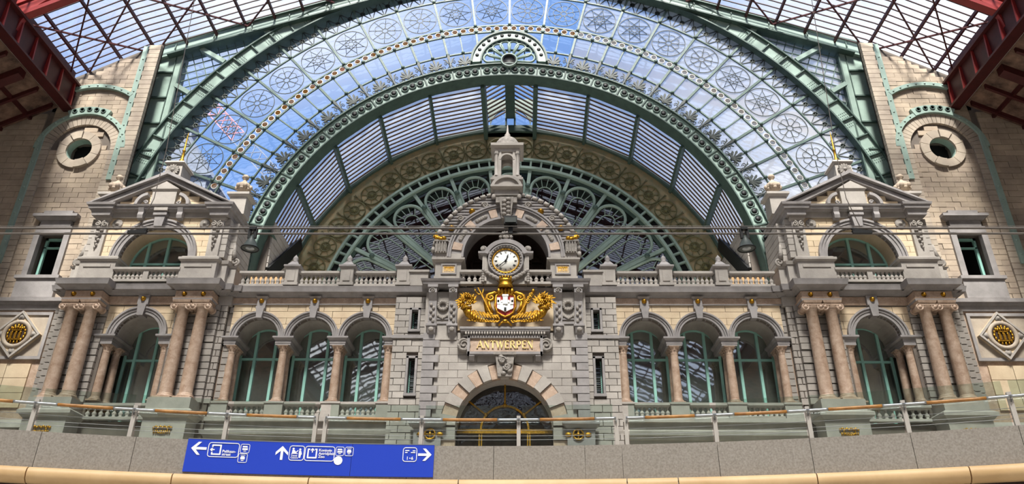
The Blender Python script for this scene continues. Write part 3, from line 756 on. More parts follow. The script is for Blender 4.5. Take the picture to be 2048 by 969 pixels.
put('tan_band', MB().ring(0, CZ, 13.6, 16.5, -84, 84, YR-.05, YR+.2, 64), 'tan', fw)
put('band_edge', MB().ring(0, CZ, 16.2, 16.5, -84, 84, YR-.3, YR, 64), 'greendark', fw)
dm = MB(); dm.lathey(0, 0, 0, [(.84, .05), (.84, -.1), (.785, -.1), (.785, .05)], 26).lathey(0, 0, 0, [(.4, .05), (.4, -.08), (.34, -.08), (.34, .05)], 18).lathey(0, 0, 0, [(.14, .05), (.14, -.12), (0, -.14)], 10)
for k in range(8): p, q = pt(.14, 45*k, 0, 0), pt(.76, 45*k, 0, 0); dm.bar(p, q, .035, -.05, .05); dm.bar(pt(.1, 45*k+22, 0, 0), pt(.36, 45*k+22, 0, 0), .05, -.06, .05)
dmi = dm.mesh('disc_ornament', 'tan'); dmi.materials[0] = MATS['tandark']
cn = MB()
for s in (-1, 1): cn.tube([(s*.88, -.05, 0), (s*.95, -.05, .35), (s*.88, -.05, .9)], .03, 4).tube([(s*.88, -.05, 0), (s*.95, -.05, -.35), (s*.88, -.05, -.9)], .03, 4)
cni = cn.mesh('tendril', 'tandark')
sq = MB().box(-.07, .07, YR-.28, YR, 12.95, 13.6).mesh('cross_bar', 'green')
for k in range(-12, 12):
    a = (k+.5)*PA; p = pt(14.75, a); link('disc_ornament', dmi, fw, (p[0], YR-.06, p[1]), (0, rad(a), 0)); link('tendril', cni, fw, (p[0], YR-.06, p[1]), (0, rad(a), 0))
    link('cross_bar', sq, fw, (0, 0, CZ), (0, rad(a), 0)); link('cross_bar', sq, fw, (0, 0, CZ), (0, rad(k*PA), 0))
put('arch_rim', MB().ring(0, CZ, 13.5, 13.66, -84, 84, YR-.35, YR, 60), 'green', fw); put('arch_rim', MB().ring(0, CZ, 12.75, 12.95, -84, 84, YR-.35, YR+.2, 60), 'green', fw)
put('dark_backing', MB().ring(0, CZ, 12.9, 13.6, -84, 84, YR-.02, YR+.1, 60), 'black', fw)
put('arch_soffit', MB().ring(0, CZ, 12.5, 12.75, -84, 84, YR+.0, YR+.5, 60), 'greendark', fw)
spk = MB().box(-.13, .13, YR-.15, YR+.3, 3, 12.7).mesh('spoke', 'green')
lp = MB(); R0 = 1.12
pts = [(-R0*.55, 6.0)]+[(R0*sin(t), 11.25+R0*cos(t)) for t in [-pi*.56+pi*1.12*i/18 for i in range(19)]]+[(R0*.55, 6.0)]
lp.tube([(x, YR-.02, z) for x, z in pts], .12, 6)
lp = lp.mesh('loop_frame', 'green')
li = MB(); r1 = .55
pts = [(-r1*.7, 7)]+[(r1*sin(t), 10.95+r1*cos(t)) for t in [-pi/2+pi*i/14 for i in range(15)]]+[(r1*.7, 7)]
li.tube([(x, YR+.02, z) for x, z in pts], .045, 4)
for a in (-60, -30, 0, 30, 60): li.tube([((r1)*sin(rad(a)), YR+.02, 10.95+r1*cos(rad(a))), (R0*sin(rad(a)), YR+.02, 11.25+R0*cos(rad(a)))], .04, 4)
for z in (9.6, 8.2): li.tube([(-.9*z/11, YR+.02, z), (.9*z/11, YR+.02, z)], .035, 4)
li = li.mesh('glazing_bar', 'green'); li.materials[0] = MATS['green']
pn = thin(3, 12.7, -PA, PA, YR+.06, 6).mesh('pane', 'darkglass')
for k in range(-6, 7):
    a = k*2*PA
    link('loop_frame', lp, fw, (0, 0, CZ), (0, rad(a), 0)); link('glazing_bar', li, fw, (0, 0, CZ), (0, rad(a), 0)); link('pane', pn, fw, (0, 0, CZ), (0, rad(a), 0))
    if k < 6:
        link('spoke', spk, fw, (0, 0, CZ), (0, rad(a+PA), 0)); p = pt(11.2, a+PA); link('knot', knot, fw, (p[0], YR-.1, p[1]), None, (1.6, 1.6, 1.6))
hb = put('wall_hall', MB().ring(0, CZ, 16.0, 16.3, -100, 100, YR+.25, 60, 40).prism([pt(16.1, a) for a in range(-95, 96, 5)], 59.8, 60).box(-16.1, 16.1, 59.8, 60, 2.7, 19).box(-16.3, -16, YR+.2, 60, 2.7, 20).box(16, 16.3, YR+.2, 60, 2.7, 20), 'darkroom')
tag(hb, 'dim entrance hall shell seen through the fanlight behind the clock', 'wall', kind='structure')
for s in (-1, 1):
    w = thing('wall_vault', 'low stone wall carrying the foot of the slatted vault', 'wall', (s*15.9, 46.5, 17.7), 'vault foot walls', 'structure')
    put('wall_core', MB(s).box(15.3, 16.6, 43.7, YR, 17.7, 24.3), 'mortar', w)
    for k in range(13): blk(w, 'grey', 15.2, 15.4, 43.8, 49.9, 17.75+.5*k, 18.2+.5*k, s)
    put('strut', MB(s).beam((15.2, 44, 20.5), (15.2, 49.5, 25.5), .3, .9), 'black', w)
tf = put('floor_terrace', MB().box(-25, 25, 40.3, 50.2, 17.2, 17.7), 'floor'); tag(tf, 'stone terrace floor behind the roof balustrades', 'floor', kind='structure')

sr = thing('slate_roof', 'grey slate gable roof seen outside through the glass screen', 'roof', (-27.3, 54, 20))
put('slopes', MB().prism([(-31, 33), (-24.0, 33), (-27.2, 37.9)], 52, 57), 'slate', sr)
put('walls', MB().box(-30.6, -24.4, 52.3, 56.7, 2.7, 33), 'slate', sr)
cj = thing('tower_crane', 'lattice crane jib, partly red, seen outside through the glass screen', 'crane', (-30, 75, 40))
A, B = Vector((-38.5, 75, 58)), Vector((-26.6, 75, 45)); d = (B-A)/14; nn = Vector((.74, 0, .67))
for k in range(14):
    p, q = A+d*k, A+d*(k+1)
    put('lattice_bay', MB().beam(p, q, .12, .12).beam(p+nn*1.7, q+nn*1.7, .12, .12).beam(p, q+nn*1.7, .09, .09).beam(p+nn*1.7, q, .09, .09), 'cranered' if k < 6 else 'slate', cj)
put('mast', MB().box(-39.5, -38, 74.3, 75.7, 2.7, 58), 'slate', cj)

# ================================================================== THE FACADE
CORN = [(17.14, 17.24, .05, .12), (17.24, 17.34, .12, .3), (17.34, 17.52, .42, .46), (17.52, 17.66, .46, .5), (17.66, 17.74, .3, .1)]
bal_me = MB().lathe(0, 0, 0, [(.11, 0), (.11, .06), (.07, .09), (.12, .2), (.125, .27), (.06, .42), (.055, .5), (.09, .54), (.06, .57), (.1, .61), (.1, .66)], 10).mesh('baluster', 'grey')
def balustrade(name, label, group, s, x0, x1, y, zb, zt, n, sections=1, m='grey', post=.3):
    """stone rail, plinth and turned balusters between x0 and x1"""
    t = thing(name, label, 'balustrade', (s*(x0+x1)/2, y, zb), group)
    put('rail', MB(s).stack(x0, x1, y-.16, y+.16, [(zt-.22, zt-.14, -.03, .03), (zt-.14, zt, .06, .06)], 1), m, t)
    put('plinth', MB(s).box(x0, x1, y-.17, y+.17, zb, zb+.14), m, t)
    h = zt-.22-zb-.14; L0 = (x1-x0-post*(sections-1))/sections
    for q in range(sections):
        a = x0+q*(L0+post)
        if q: put('post', MB(s).box(a-post, a, y-.15, y+.15, zb+.14, zt-.22), m, t)
        for i in range(n):
            link('baluster', bal_me, t, (s*(a+(i+.5)*L0/n), y, zb+.14), None, (1, 1, h/.66))
    return t
boss_me = MB().lathey(0, 0, 0, [(.14, .03), (.14, -.02), (.09, -.04), (.1, -.1), (.05, -.15), (0, -.16)], 12).mesh('gilt_boss', 'gold')
rose_me = MB().lathey(0, 0, 0, [(.3, .03), (.3, -.04), (.26, -.06), (.12, -.03), (.1, -.1), (0, -.12)], 18).mesh('carved_rosette', 'carved')
def archivolt(mb, cx, cz, r0, r1, y, a0=-90, a1=90, n=24):
    w = r1-r0
    mb.ring(cx, cz, r0, r0+w*.42, a0, a1, y-.08, y+.3, n).ring(cx, cz, r0+w*.42, r0+w*.76, a0, a1, y-.13, y+.3, n).ring(cx, cz, r0+w*.76, r1, a0, a1, y-.2, y+.3, n)
    return mb
def teal_window(name, label, group, s, cx, cz, R, zb, y, mull, trans, room):
    """arched window: glass, teal frame bars"""
    w = thing(name, label, 'window', (s*cx, y, zb), group, 'structure')
    f = MB(s).ring(cx, cz, R-.14, R+.02, -90, 90, y-.06, y+.08, 18).box(cx-R, cx-R+.14, y-.06, y+.08, zb, cz).box(cx+R-.14, cx+R, y-.06, y+.08, zb, cz)
    put('frame', f, 'teal', w)
    for m in mull:
        put('mullion', MB(s).box(cx+m-.075, cx+m+.075, y-.1, y+.06, zb, cz+chord(R-.06, m)), 'teal', w)
    for z in trans: put('transom', MB(s).box(cx-R+.05, cx+R-.05, y-.08, y+.05, z-.06, z+.06), 'teal', w)
    xs = [cx-R+.05]+[cx+m for m in mull]+[cx+R-.05]; zz = [zb]+list(trans)
    for a, b in zip(xs, xs[1:]):
        for k, z in enumerate(zz):
            if k+1 < len(zz): put('pane', MB(s).box(a, b, y, y+.012, z, zz[k+1]), 'windowglass', w)
            else:
                n = 6; poly = [(a, z), (b, z)]+[(b+(a-b)*i/n, max(z+.01, cz+chord(R-.04, b+(a-b)*i/n-cx))) for i in range(n+1)]
                put('pane', MB(s).prism(poly, y, y+.012), 'windowglass', w)
    return w

# ------------------------------------------------------------------ portal block
YP = 39.3
po = thing('wall_portal', 'grey ashlar portal block with a great round-arched doorway under the clock', 'wall', (0, YP, 2.7), kind='structure')
DZ, DR0, DR1 = 9.75, 2.5, 3.33
put('wall_core', arch_wall(MB(), -4.3, 4.3, 2.7, 17.3, YP+.08, 40.6, [(0, DZ, DR0+.05)], 24), 'mortar', po)
hol = [('a', 0, DZ, DR1-.02), ('r', -2.05, 2.05, 13.5, 14.95), ('r', -.5, .5, 12.3, 13.6), ('r', -2.7, 2.7, 14.9, 17.3), ('r', -4.4, -2.6, 14.5, 17.3), ('r', 2.6, 4.4, 14.5, 17.3)]
ashlar(po, 1, -3.75, 3.75, 8.5, 16.1, YP+.08, .42, 1.0, 'grey', hol, depth=.08)
k = 0; z = 8.5
while z < 14.4:
    for s in (-1, 1): blk(po, 'trim', 3.55 if k % 2 else 3.8, 4.42, YP-.14, YP+.3, z, z+.38, s, 'quoin')
    z += .42; k += 1
put('cream_panel', MB().box(-2.62, 2.62, YP-.02, YP+.1, 14.95, 17.2), 'cream', po)
put('side_panel', MB().box(-4.4, -2.62, YP-.04, YP+.1, 14.4, 17.2).box(2.62, 4.4, YP-.04, YP+.1, 14.4, 17.2), 'grey', po)
nv = 17
for k in range(nv):
    a = -90+180*k/nv; pk = k % 2
    put('voussoir', MB().ring(0, DZ, DR0, DR1-(.06 if pk else 0), a+.25, a+180/nv-.25, YP-(.06 if pk else .16), YP+.5, 4), 'pinkband' if pk else 'grey', po)
for s in (-1, 1):
    for k in range(9): blk(po, 'pinkband' if k % 2 else 'grey', DR0, DR1-(.06 if k % 2 else 0), YP-(.06 if k % 2 else .16), YP+.5, 4.0+.63*k, 4.6+.63*k, s, 'jamb_stone')
    put('gilt_wheel', MB(s).lathey(3.75, YP-.3, 9.25, [(.3, 0), (.3, -.06), (.22, -.06), (.22, 0)], 16).ell(3.75, YP-.33, 9.25, .1, .08, .1).bar((3.5, 9.25), (4.0, 9.25), .06, YP-.35, YP-.3).bar((3.75, 9), (3.75, 9.5), .06, YP-.35, YP-.3)
        .ell(3.25, YP-.3, 9.25, .18, .06, .12).ell(4.25, YP-.3, 9.25, .18, .06, .12), 'gold', po)
    put('pier_cap', MB(s).box(3.2, 4.6, YP-.28, YP+.2, 8.6, 9.6).stack(3.2, 4.6, YP-.3, YP+.2, [(9.6, 9.75, .05, .2), (9.75, 9.9, .25, .25)]), 'trim', po)
put('reveal', MB().ring(0, DZ, DR0-.04, DR0+.06, -90, 90, YP+.2, 40.7, 30), 'grey', po)
kst = put('keystone', MB().prism([(-.52, 13.55), (.52, 13.55), (.36, 12.25), (-.36, 12.25)], YP-.42, YP+.2).box(-.6, .6, YP-.5, YP, 13.42, 13.58), 'carved', po)
ks = MB()
for i in range(8): ks.ell(random.uniform(-.3, .3), YP-.45, 12.4+.13*i, .14, .1, .12, 8, 5)
ks.tube([(x, YP-.5, z) for x, z in spiral(-.12, 13.1, .2, 1.5, 0)], .05, 5).tube([(x, YP-.5, z) for x, z in spiral(.12, 12.75, .2, 1.5, pi)], .05, 5)
put('keystone_carving', ks, 'carved', kst)
# consoles carrying the cornice
for s in (-1, 1):
    for x in (4.0, 2.88):
        prof = [(YP+.05, 14.45), (YP-.2, 14.75), (YP-.32, 15.05), (YP-.3, 15.2), (YP-.22, 15.3), (YP-.24, 16.6), (YP-.5, 17.0), (YP-.5, 17.4), (YP+.05, 17.4)]
        cso = put('console', MB(s).prism_yz(prof, x-.22, x+.22).box(x-.3, x+.3, YP-.36, YP+.05, 15.1, 15.22).box(x-.28, x+.28, YP-.56, YP+.05, 17.3, 17.46), 'trim', po)
        q = MB(s)
        q.tube([(x+(px)*.9, YP-.52, pz) for px, pz in spiral(0, 17.12, .15, 1.4, 0)], .035, 5)
        for i in range(6): q.ell(x+(.07 if i % 2 else -.07), YP-.26, 15.4+.19*i, .09, .06, .11, 7, 5)
        q.ell(x, YP-.34, 14.9, .16, .08, .14)
        put('console_carving', q, 'carved', cso)
    q = MB(s)
    for i in range(14): a = 2*pi*i/14; q.ell(3.44+.24*cos(a), YP-.12, 16.35+.24*sin(a), .1, .09, .1, 7, 5)
    for i in range(7): q.ell(3.2+.08*i, YP-.1, 15.75-.05*(3-abs(i-3)), .07, .06, .08, 6, 4)
    put('carved_wreath', q, 'carved', po)
    put('ledge', MB(s).box(3.1, 3.75, YP-.1, YP, 15.3, 15.42).box(3.1, 3.75, YP-.1, YP, 15.55, 15.62), 'trim', po)
    put('cornice', MB(s).stack(2.62, 4.3, YP-.25, 40.6, [(17.4, 17.5, .0, .1), (17.5, 17.66, .26, .3), (17.66, 17.78, .34, .4), (17.78, 17.84, .2, .05)]), 'trim', po)
put('cornice', MB().stack(-2.6, 2.6, YP+.05, 40.6, [(17.05, 17.2, .0, .15), (17.2, 17.36, .25, .3), (17.36, 17.46, .3, .2)]).box(-1.75, 1.75, YP-.38, YP, 17.16, 17.38), 'trim', po)
# doorway: glazed gilt fan
dr = thing('door_1', 'dark glazed portal doors with a gilt fanlight arc and mullions', 'door', (0, 40.4, 2.7), kind='structure')
gy = 40.35
gm = MB().ring(0, DZ+.05, 1.2, 1.3, -90, 90, gy-.1, gy, 24)
put('fan_arc', gm, 'gold', dr)
for a in (-52, 0, 52): put('spoke', MB().bar(pt(1.28, a, 0, DZ+.05), pt(2.5, a, 0, DZ+.05), .08, gy-.1, gy), 'gold', dr); p = pt(1.28, a, 0, DZ+.05); put('spoke_knob', MB().ell(p[0], gy-.08, p[1], .12, .08, .12), 'gold', dr)
put('transom', MB().box(-2.5, 2.5, gy-.14, gy, DZ-.16, DZ+.06).box(-2.5, 2.5, gy-.1, gy, 7.3, 7.42), 'gold', dr)
for x in (-1.32, -1.2, 1.2, 1.32): put('mullion', MB().box(x-.035, x+.035, gy-.1, gy, 2.8, DZ), 'gold', dr)
put('pane', MB().prism([pt(2.5, a, 0, DZ) for a in range(-90, 91, 10)], gy+.02, gy+.03), 'doorglass', dr)
for a, b in ((-2.5, -1.26), (-1.26, 1.26), (1.26, 2.5)): put('pane', MB().box(a, b, gy+.02, gy+.03, 2.7, DZ), 'doorglass', dr)
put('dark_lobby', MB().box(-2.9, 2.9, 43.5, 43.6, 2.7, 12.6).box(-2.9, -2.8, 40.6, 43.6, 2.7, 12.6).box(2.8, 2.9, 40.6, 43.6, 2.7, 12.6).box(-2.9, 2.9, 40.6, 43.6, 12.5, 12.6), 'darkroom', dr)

# ------------------------------------------------------------------ name plaque
pl = thing('name_plaque', 'stone plaque lettered ANTWERPEN in gold between carved scrolls', 'plaque', (0, YP-.2, 13.5))
put('panel', MB().box(-1.92, 1.92, YP-.24, YP, 13.62, 14.46), 'pinkband', pl)
f = MB()
for a, b, c, d in ((-2.0, 2.0, 14.4, 14.52), (-2.0, 2.0, 13.5, 13.64), (-2.02, -1.88, 13.5, 14.52), (1.88, 2.02, 13.5, 14.52)): f.box(a, b, YP-.34, YP, c, d)
put('frame', f, 'trim', pl)
put('hood', MB().stack(-2.22, 2.22, YP-.3, YP, [(14.5, 14.56, 0, .02), (14.74, 14.86, .16, .2), (14.86, 14.98, .22, .22)]).box(-2.15, 2.15, YP-.3, YP, 14.56, 14.74), 'trim', pl)
dn = MB().box(-.045, .045, -.1, .1, -.06, .06).mesh('dentil', 'grey')
for i in range(30): link('dentil', dn, pl, (-2.1+4.2*i/29, YP-.36, 14.66))
for s in (-1, 1):
    put('side_scroll', MB(s).lathey(2.2, YP-.2, 14.05, [(.36, .2), (.36, -.1), (.28, -.12), (.24, -.05), (0, -.05)], 18).tube([(x, YP-.28, z) for x, z in spiral(2.2, 14.05, .3, 1.6, 0, -1)], .045, 5), 'carved', pl)
    put('corbel', MB(s).prism_yz([(YP, 13.2), (YP-.15, 13.22), (YP-.3, 13.4), (YP-.32, 13.52), (YP, 13.52)], 1.62, 1.9), 'trim', pl)
# Roman capitals cut as strokes, height 1, (x0,z0,x1,z1,weight)
T, H = .17, .07
GL = {'A': (.86, [(.05, 0, .43, 1, H), (.43, 1, .81, 0, T), (.2, .36, .66, .36, H)], [(.05, 0), (.81, 0)]),
      'N': (.86, [(.12, 0, .12, 1, H), (.12, 1, .74, 0, T), (.74, 0, .74, 1, H)], [(.12, 0), (.12, 1), (.74, 1)]),
      'T': (.72, [(.36, 0, .36, 1, T), (.03, .96, .69, .96, H), (.05, .84, .05, .98, H), (.67, .84, .67, .98, H)], [(.36, 0)]),
      'W': (1.14, [(.06, 1, .34, 0, T), (.34, 0, .57, 1, H), (.57, 1, .83, 0, T), (.83, 0, 1.08, 1, H)], [(.06, 1), (.57, 1), (1.08, 1)]),
      'E': (.66, [(.14, 0, .14, 1, T), (.06, .96, .6, .96, H), (.1, .5, .5, .5, H), (.06, .04, .62, .04, H), (.6, .82, .6, .97, H), (.62, .03, .62, .2, H), (.5, .42, .5, .58, H)], []),
      'R': (.8, [(.14, 0, .14, 1, T), (.06, .96, .4, .96, H), (.14, .5, .42, .5, H), (.38, .52, .76, 0, T), (.4, .96, .57, .86, .12), (.57, .88, .57, .6, T), (.57, .62, .4, .5, .12)], [(.14, 0), (.76, 0)]),
      'P': (.7, [(.14, 0, .14, 1, T), (.06, .96, .4, .96, H), (.14, .46, .4, .46, H), (.4, .96, .58, .85, .12), (.58, .88, .58, .56, T), (.58, .58, .4, .46, .12)], [(.14, 0)])}
wd = sum(GL[c][0] for c in 'ANTWERPEN')+.1*8; k = 3.0/wd; x = -1.5; hgt = .44
for c in 'ANTWERPEN':
    g = MB(); w0, st, sf = GL[c]
    for a, b, p, q, t in st: g.bar((x+a*k, 13.83+b*hgt), (x+p*k, 13.83+q*hgt), t*k*1.05, YP-.29, YP-.23)
    for a, b in sf: g.bar((x+(a-.12)*k, 13.83+(.03 if b < .5 else .97)*hgt), (x+(a+.12)*k, 13.83+(.03 if b < .5 else .97)*hgt), .022, YP-.29, YP-.23)
    put('letter', g, 'gilt', pl); x += (w0+.1)*k

# ------------------------------------------------------------------ gilded coat of arms
ca = thing('coat_of_arms', 'gilded coat of arms with crown, red castle shield and cornucopias', 'coat of arms', (0, YP-.3, 15.1))
sh = [(-.5, 16.75), (-.3, 16.82), (0, 16.76), (.3, 16.82), (.5, 16.75), (.56, 16.1), (.42, 15.75), (.2, 15.58), (0, 15.5), (-.2, 15.58), (-.42, 15.75), (-.56, 16.1)]
sp = put('shield', MB().prism(sh, YP-.62, YP-.3), 'redshield', ca)
cs = MB().prism([(-.44, 15.98), (0, 15.76), (0, 16.3), (-.44, 16.42)], YP-.72, YP-.6).prism([(.44, 15.98), (0, 15.76), (0, 16.3), (.44, 16.42)], YP-.7, YP-.6)
cs.box(-.13, .13, YP-.76, YP-.6, 16.2, 16.72).box(-.17, .17, YP-.78, YP-.6, 16.66, 16.76)
for x in (-.36, .36): cs.box(x-.09, x+.09, YP-.74, YP-.6, 16.2, 16.58)
for i in range(5): cs.box(-.43+.19*i, -.33+.19*i, YP-.74, YP-.62, 16.3, 16.44)
put('castle', cs, 'white', sp); put('castle_gate', MB().box(-.06, .06, YP-.79, YP-.7, 15.82, 15.98), 'black', sp)
put('shield_rim', MB().tube([(x, YP-.6, z) for x, z in sh], .07, 6, True), 'gold', ca)
for s in (-1, 1):
    q = MB(s)
    q.tube([(x, YP-.6, z) for x, z in spiral(.8, 16.62, .26, 1.5, pi*.75, -1)], [.09]*12+[.07]*11, 6)
    q.tube([(.35, YP-.55, 16.85), (.6, YP-.6, 16.92), (.98, YP-.58, 16.75), (1.06, YP-.52, 16.35), (.98, YP-.52, 15.9), (.72, YP-.5, 15.6), (.4, YP-.5, 15.42)], [.06, .1, .13, .15, .15, .12, .08], 7)
    q.tube([(.9, YP-.6, 16.5), (.84, YP-.56, 16.1), (.66, YP-.55, 15.75)], [.05, .1, .06], 6)
    put('scroll', q, 'gold', ca)
    q = MB(s)
    q.tube([(.25, YP-.5, 15.42), (.7, YP-.5, 15.3), (1.3, YP-.5, 15.3), (1.75, YP-.55, 15.4), (2.0, YP-.58, 15.66), (2.1, YP-.6, 15.95)], [.04, .06, .09, .13, .18, .23], 12)
    for i in range(9):          # ribs of the horn
        t = i/8; x, z, r = 1.0+1.08*t, 15.3+.6*t**2.6, .08+.15*t; q.ell(x, YP-.62-.04*t, z, r*.55, r*.8, r*1.05, 8, 6)
    q.lathe(2.11, YP-.6, 15.95, [(.22, -.03), (.3, .02), (.31, .06), (.25, .1)], 14)
    put('cornucopia', q, 'gold', ca)
    q = MB(s)
    for i in range(46):
        a = random.uniform(0, 2*pi); r = .5*math.sqrt(random.random()); k = random.uniform(.045, .1)
        q.ell(2.1+r*cos(a)*.85, YP-.6+random.uniform(-.2, .08), 16.4+r*sin(a)*.8, k, .07, k*random.uniform(.8, 1.3), 7, 5)
    for (fx, fz, fr) in ((1.95, 16.25, .15), (2.3, 16.4, .14), (2.05, 16.68, .14), (2.3, 16.08, .11)):
        for j in range(6): a = j*pi/3; q.ell(fx+fr*.7*cos(a), YP-.82, fz+fr*.7*sin(a), fr*.42, .05, fr*.42, 7, 5)
        q.ell(fx, YP-.86, fz, fr*.35, .06, fr*.35, 7, 5)
    for i in range(15):
        a = rad(-100+15*i); l = random.uniform(.5, .72)
        q.leaf([(2.1+.2*sin(a), 16.3+.2*cos(a)), (2.1+.7*l*sin(a+.15), 16.32+.75*l*cos(a+.15)), (2.1+l*sin(a+.3), 16.32+l*cos(a+.3))], [.05, .13, .01], YP-.72+.02*(i % 3), YP-.66+.02*(i % 3))
    for i in range(10): q.ell(1.55+.09*i, YP-.6-.04*(i % 2), 15.62+.07*(i % 3)+.04*i, .07, .07, .07, 7, 5)
    put('fruit_heap', q, 'gold', ca)
    q = MB(s)
    for i in range(11):
        x = .3+.15*i; k = random.uniform(-.03, .03)
        q.leaf([(x, 15.36+.012*i), (x+.12, 15.52+.02*i+k), (x+.24, 15.56+.035*i+k)], [.04, .11, .01], YP-.7, YP-.63); q.leaf([(x, 15.3), (x+.12, 15.19+.01*i+k), (x+.26, 15.2+.01*i)], [.04, .09, .01], YP-.66, YP-.58)
    for i in range(5): q.tube([(.62+.2*i, YP-.6, 15.5+.03*i), (.72+.22*i, YP-.64, 15.68+.04*i), (.86+.22*i, YP-.6, 15.66+.05*i)], [.05, .035, .015], 5)
    put('laurel_branch', q, 'gold', ca)
put('trident', MB().beam((-.75, YP-.7, 15.6), (-1.32, YP-.66, 16.85), .07, .07).beam((-1.32, YP-.66, 16.85), (-1.5, YP-.64, 17.2), .05, .05).tube([(-1.62, YP-.64, 16.95), (-1.44, YP-.66, 16.78), (-1.24, YP-.66, 16.86), (-1.2, YP-.64, 17.12)], .045, 5).tube([(-1.62, YP-.64, 16.95), (-1.68, YP-.64, 17.12)], .04, 5), 'gold', ca)
ms = MB().beam((.75, YP-.66, 15.6), (1.5, YP-.62, 17.0), .06, .06).ell(1.52, YP-.62, 17.02, .1, .09, .13)
for i in range(3): ms.lathey(1.2+.1*i, YP-.62, 16.4+.19*i, [(.13, .02), (.13, -.04), (.08, -.04), (.08, .02)], 12)
put('caduceus', ms, 'gold', ca)
cw = MB().lathe(0, YP-.6, 17.2, [(.36, -.04), (.42, 0), (.42, .1), (.37, .14), (.38, .32), (.45, .42), (.4, .42)], 18)
for i in range(9):
    a = pi+pi*i/8; cw.ell(.42*cos(a), YP-.6+.42*sin(a), 17.7, .06, .06, .1, 7, 5)
put('crown', cw, 'gold', ca)
q = MB()
for i in range(5): q.ell(-.36+.18*i, YP-.66, 16.98, .12, .14, .2, 8, 6)
put('crown_cushion', q, 'gold', ca)
put('bottom_knot', MB().tube([(-.35, YP-.55, 15.02), (-.15, YP-.58, 15.2), (.15, YP-.58, 15.2), (.35, YP-.55, 15.02)], .06, 6).ell(0, YP-.6, 15.25, .16, .1, .12), 'gold', ca)

# ------------------------------------------------------------------ clock arch above the portal
YA = 38.95
at = thing('wall_clock_arch', 'curved stone gable with a deep arched recess behind the clock', 'wall', (0, YA, 17.84), kind='structure')
AZ, AR0, AR1 = 19.3, 2.4, 3.33
for s in (-1, 1):
    put('pedestal', MB(s).box(2.5, 3.95, YA-.05, 40.6, 17.84, 19.0).stack(2.5, 3.95, YA-.05, 40.6, [(17.84, 18.0, .05, .05), (18.86, 18.98, .02, .14), (18.98, 19.08, .2, .2)]), 'grey', at)
    put('inscription_frame', MB(s).box(2.75, 3.62, YA-.14, YA, 18.66, 18.74).box(2.75, 3.62, YA-.14, YA, 18.1, 18.18).box(2.75, 2.83, YA-.14, YA, 18.18, 18.66).box(3.54, 3.62, YA-.14, YA, 18.18, 18.66), 'trim', at)
    ipn = put('inscription_panel', MB(s).box(2.83, 3.54, YA-.09, YA, 18.18, 18.66), 'cream', at)
    q = MB(s)
    for i in range(6): q.box(2.93+.09*i, 2.97+.09*i, YA-.12, YA-.08, 18.3, 18.54)
    q.box(2.9, 3.46, YA-.12, YA-.08, 18.52, 18.56)
    put('gilt_inlay', q, 'gold', ipn)
    put('impost', MB(s).box(2.4, 4.0, YA, 40.6, 19.08, 19.45), 'grey', at)
    tri = MB(s).box(3.36, 4.02, YA-.12, 40.0, 19.45, 20.15).box(3.3, 4.08, YA-.2, 40, 20.15, 20.25)
    for i in range(4): tri.box(3.42+.15*i, 3.5+.15*i, YA-.2, YA-.1, 19.5, 20.12)
    put('fluted_block', tri, 'carved', at)
    q = MB(s)
    q.tube([(3.42, YA-.1, 20.3), (3.75, YA-.12, 20.32), (4.0, YA-.1, 20.42), (4.06, YA-.1, 20.62), (3.98, YA-.1, 20.78)], [.13, .14, .12, .09, .03], 7).ell(3.55, YA-.14, 20.36, .16, .14, .11).ell(3.8, YA-.18, 20.34, .1, .1, .1)
    q.tube([(x, YA-.16, z) for x, z in spiral(3.98, 20.4, .16, 1.2, 0)], .05, 5)
    put('gilt_dragon', q, 'gold', at)
put('gable_core', MB().ring(0, AZ+.05, AR0, 4.1, -92, 92, YA+.35, 40.5, 36), 'grey', at)
put('archivolt', MB().ring(0, AZ, AR0, AR0+.12, -92, 92, YA-.06, 40.4, 32).ring(0, AZ, AR0+.12, AR1-.22, -92, 92, YA+.02, YA+.4, 32).ring(0, AZ, AR1-.22, AR1-.1, -92, 92, YA-.1, YA+.4, 32).ring(0, AZ, AR1-.1, AR1, -92, 92, YA-.16, YA+.4, 32), 'trim', at)
for i in range(11):
    a = -78+15.6*i
    if i % 2 == 0: put('arch_panel', MB().ring(0, AZ, AR0+.14, AR1-.24, a-4.5, a+4.5, YA-.06, YA+.1, 4), 'pinkband', at)
    else:
        q = MB()
        for j in range(5): p = pt((AR0+AR1)/2-.06, a-5.5+2.75*j, 0, AZ); q.ell(p[0], YA, p[1], .13, .07, .13, 8, 5)
        put('arch_carving', q, 'carved', at)
# horizontally coursed gable face
for k in range(40):
    z = 19.5+.1*k
    for s in (-1, 1):
        xo = chord(4.1, z-AZ-.05); xi = chord(AR1, z-AZ) if z-AZ < AR1 else 0
        if xo-xi > .06: put('gable_course', MB(s).box(xi-.02, xo, YA+.2+.05*(k % 2), YA+.5, z, z+.085), 'trim', at)
for k in range(33):
    a = -86+172*k/32; p = pt(4.16, a, 0, AZ+.05); q = pt(4.16, a+172/32*.75, 0, AZ+.05)
    put('rim_roll', MB().tube([(p[0], YA+.22, p[1]), (q[0], YA+.22, q[1])], .13, 8), 'grey', at)
put('roof_shell', MB().ring(0, AZ+.05, 4.0, 4.2, -92, 92, YA+.25, 41.6, 40), 'trim', at)
for x, z in ((-2.0, 22.25), (2.0, 22.25), (-3.15, 21.15), (3.15, 21.15)): link('gilt_boss', boss_me, at, (x, YA+.1, z), None, (1.3, 1.3, 1.3))
for s in (-1, 1):
    put('scroll_knot', MB(s).tube([(x, YA+.02, z) for x, z in spiral(1.25, 22.62, .2, 1.5, 0, 1)], .06, 5).tube([(x, YA+.02, z) for x, z in spiral(2.65, 21.72, .2, 1.5, 0, 1)], .06, 5), 'carved', at)
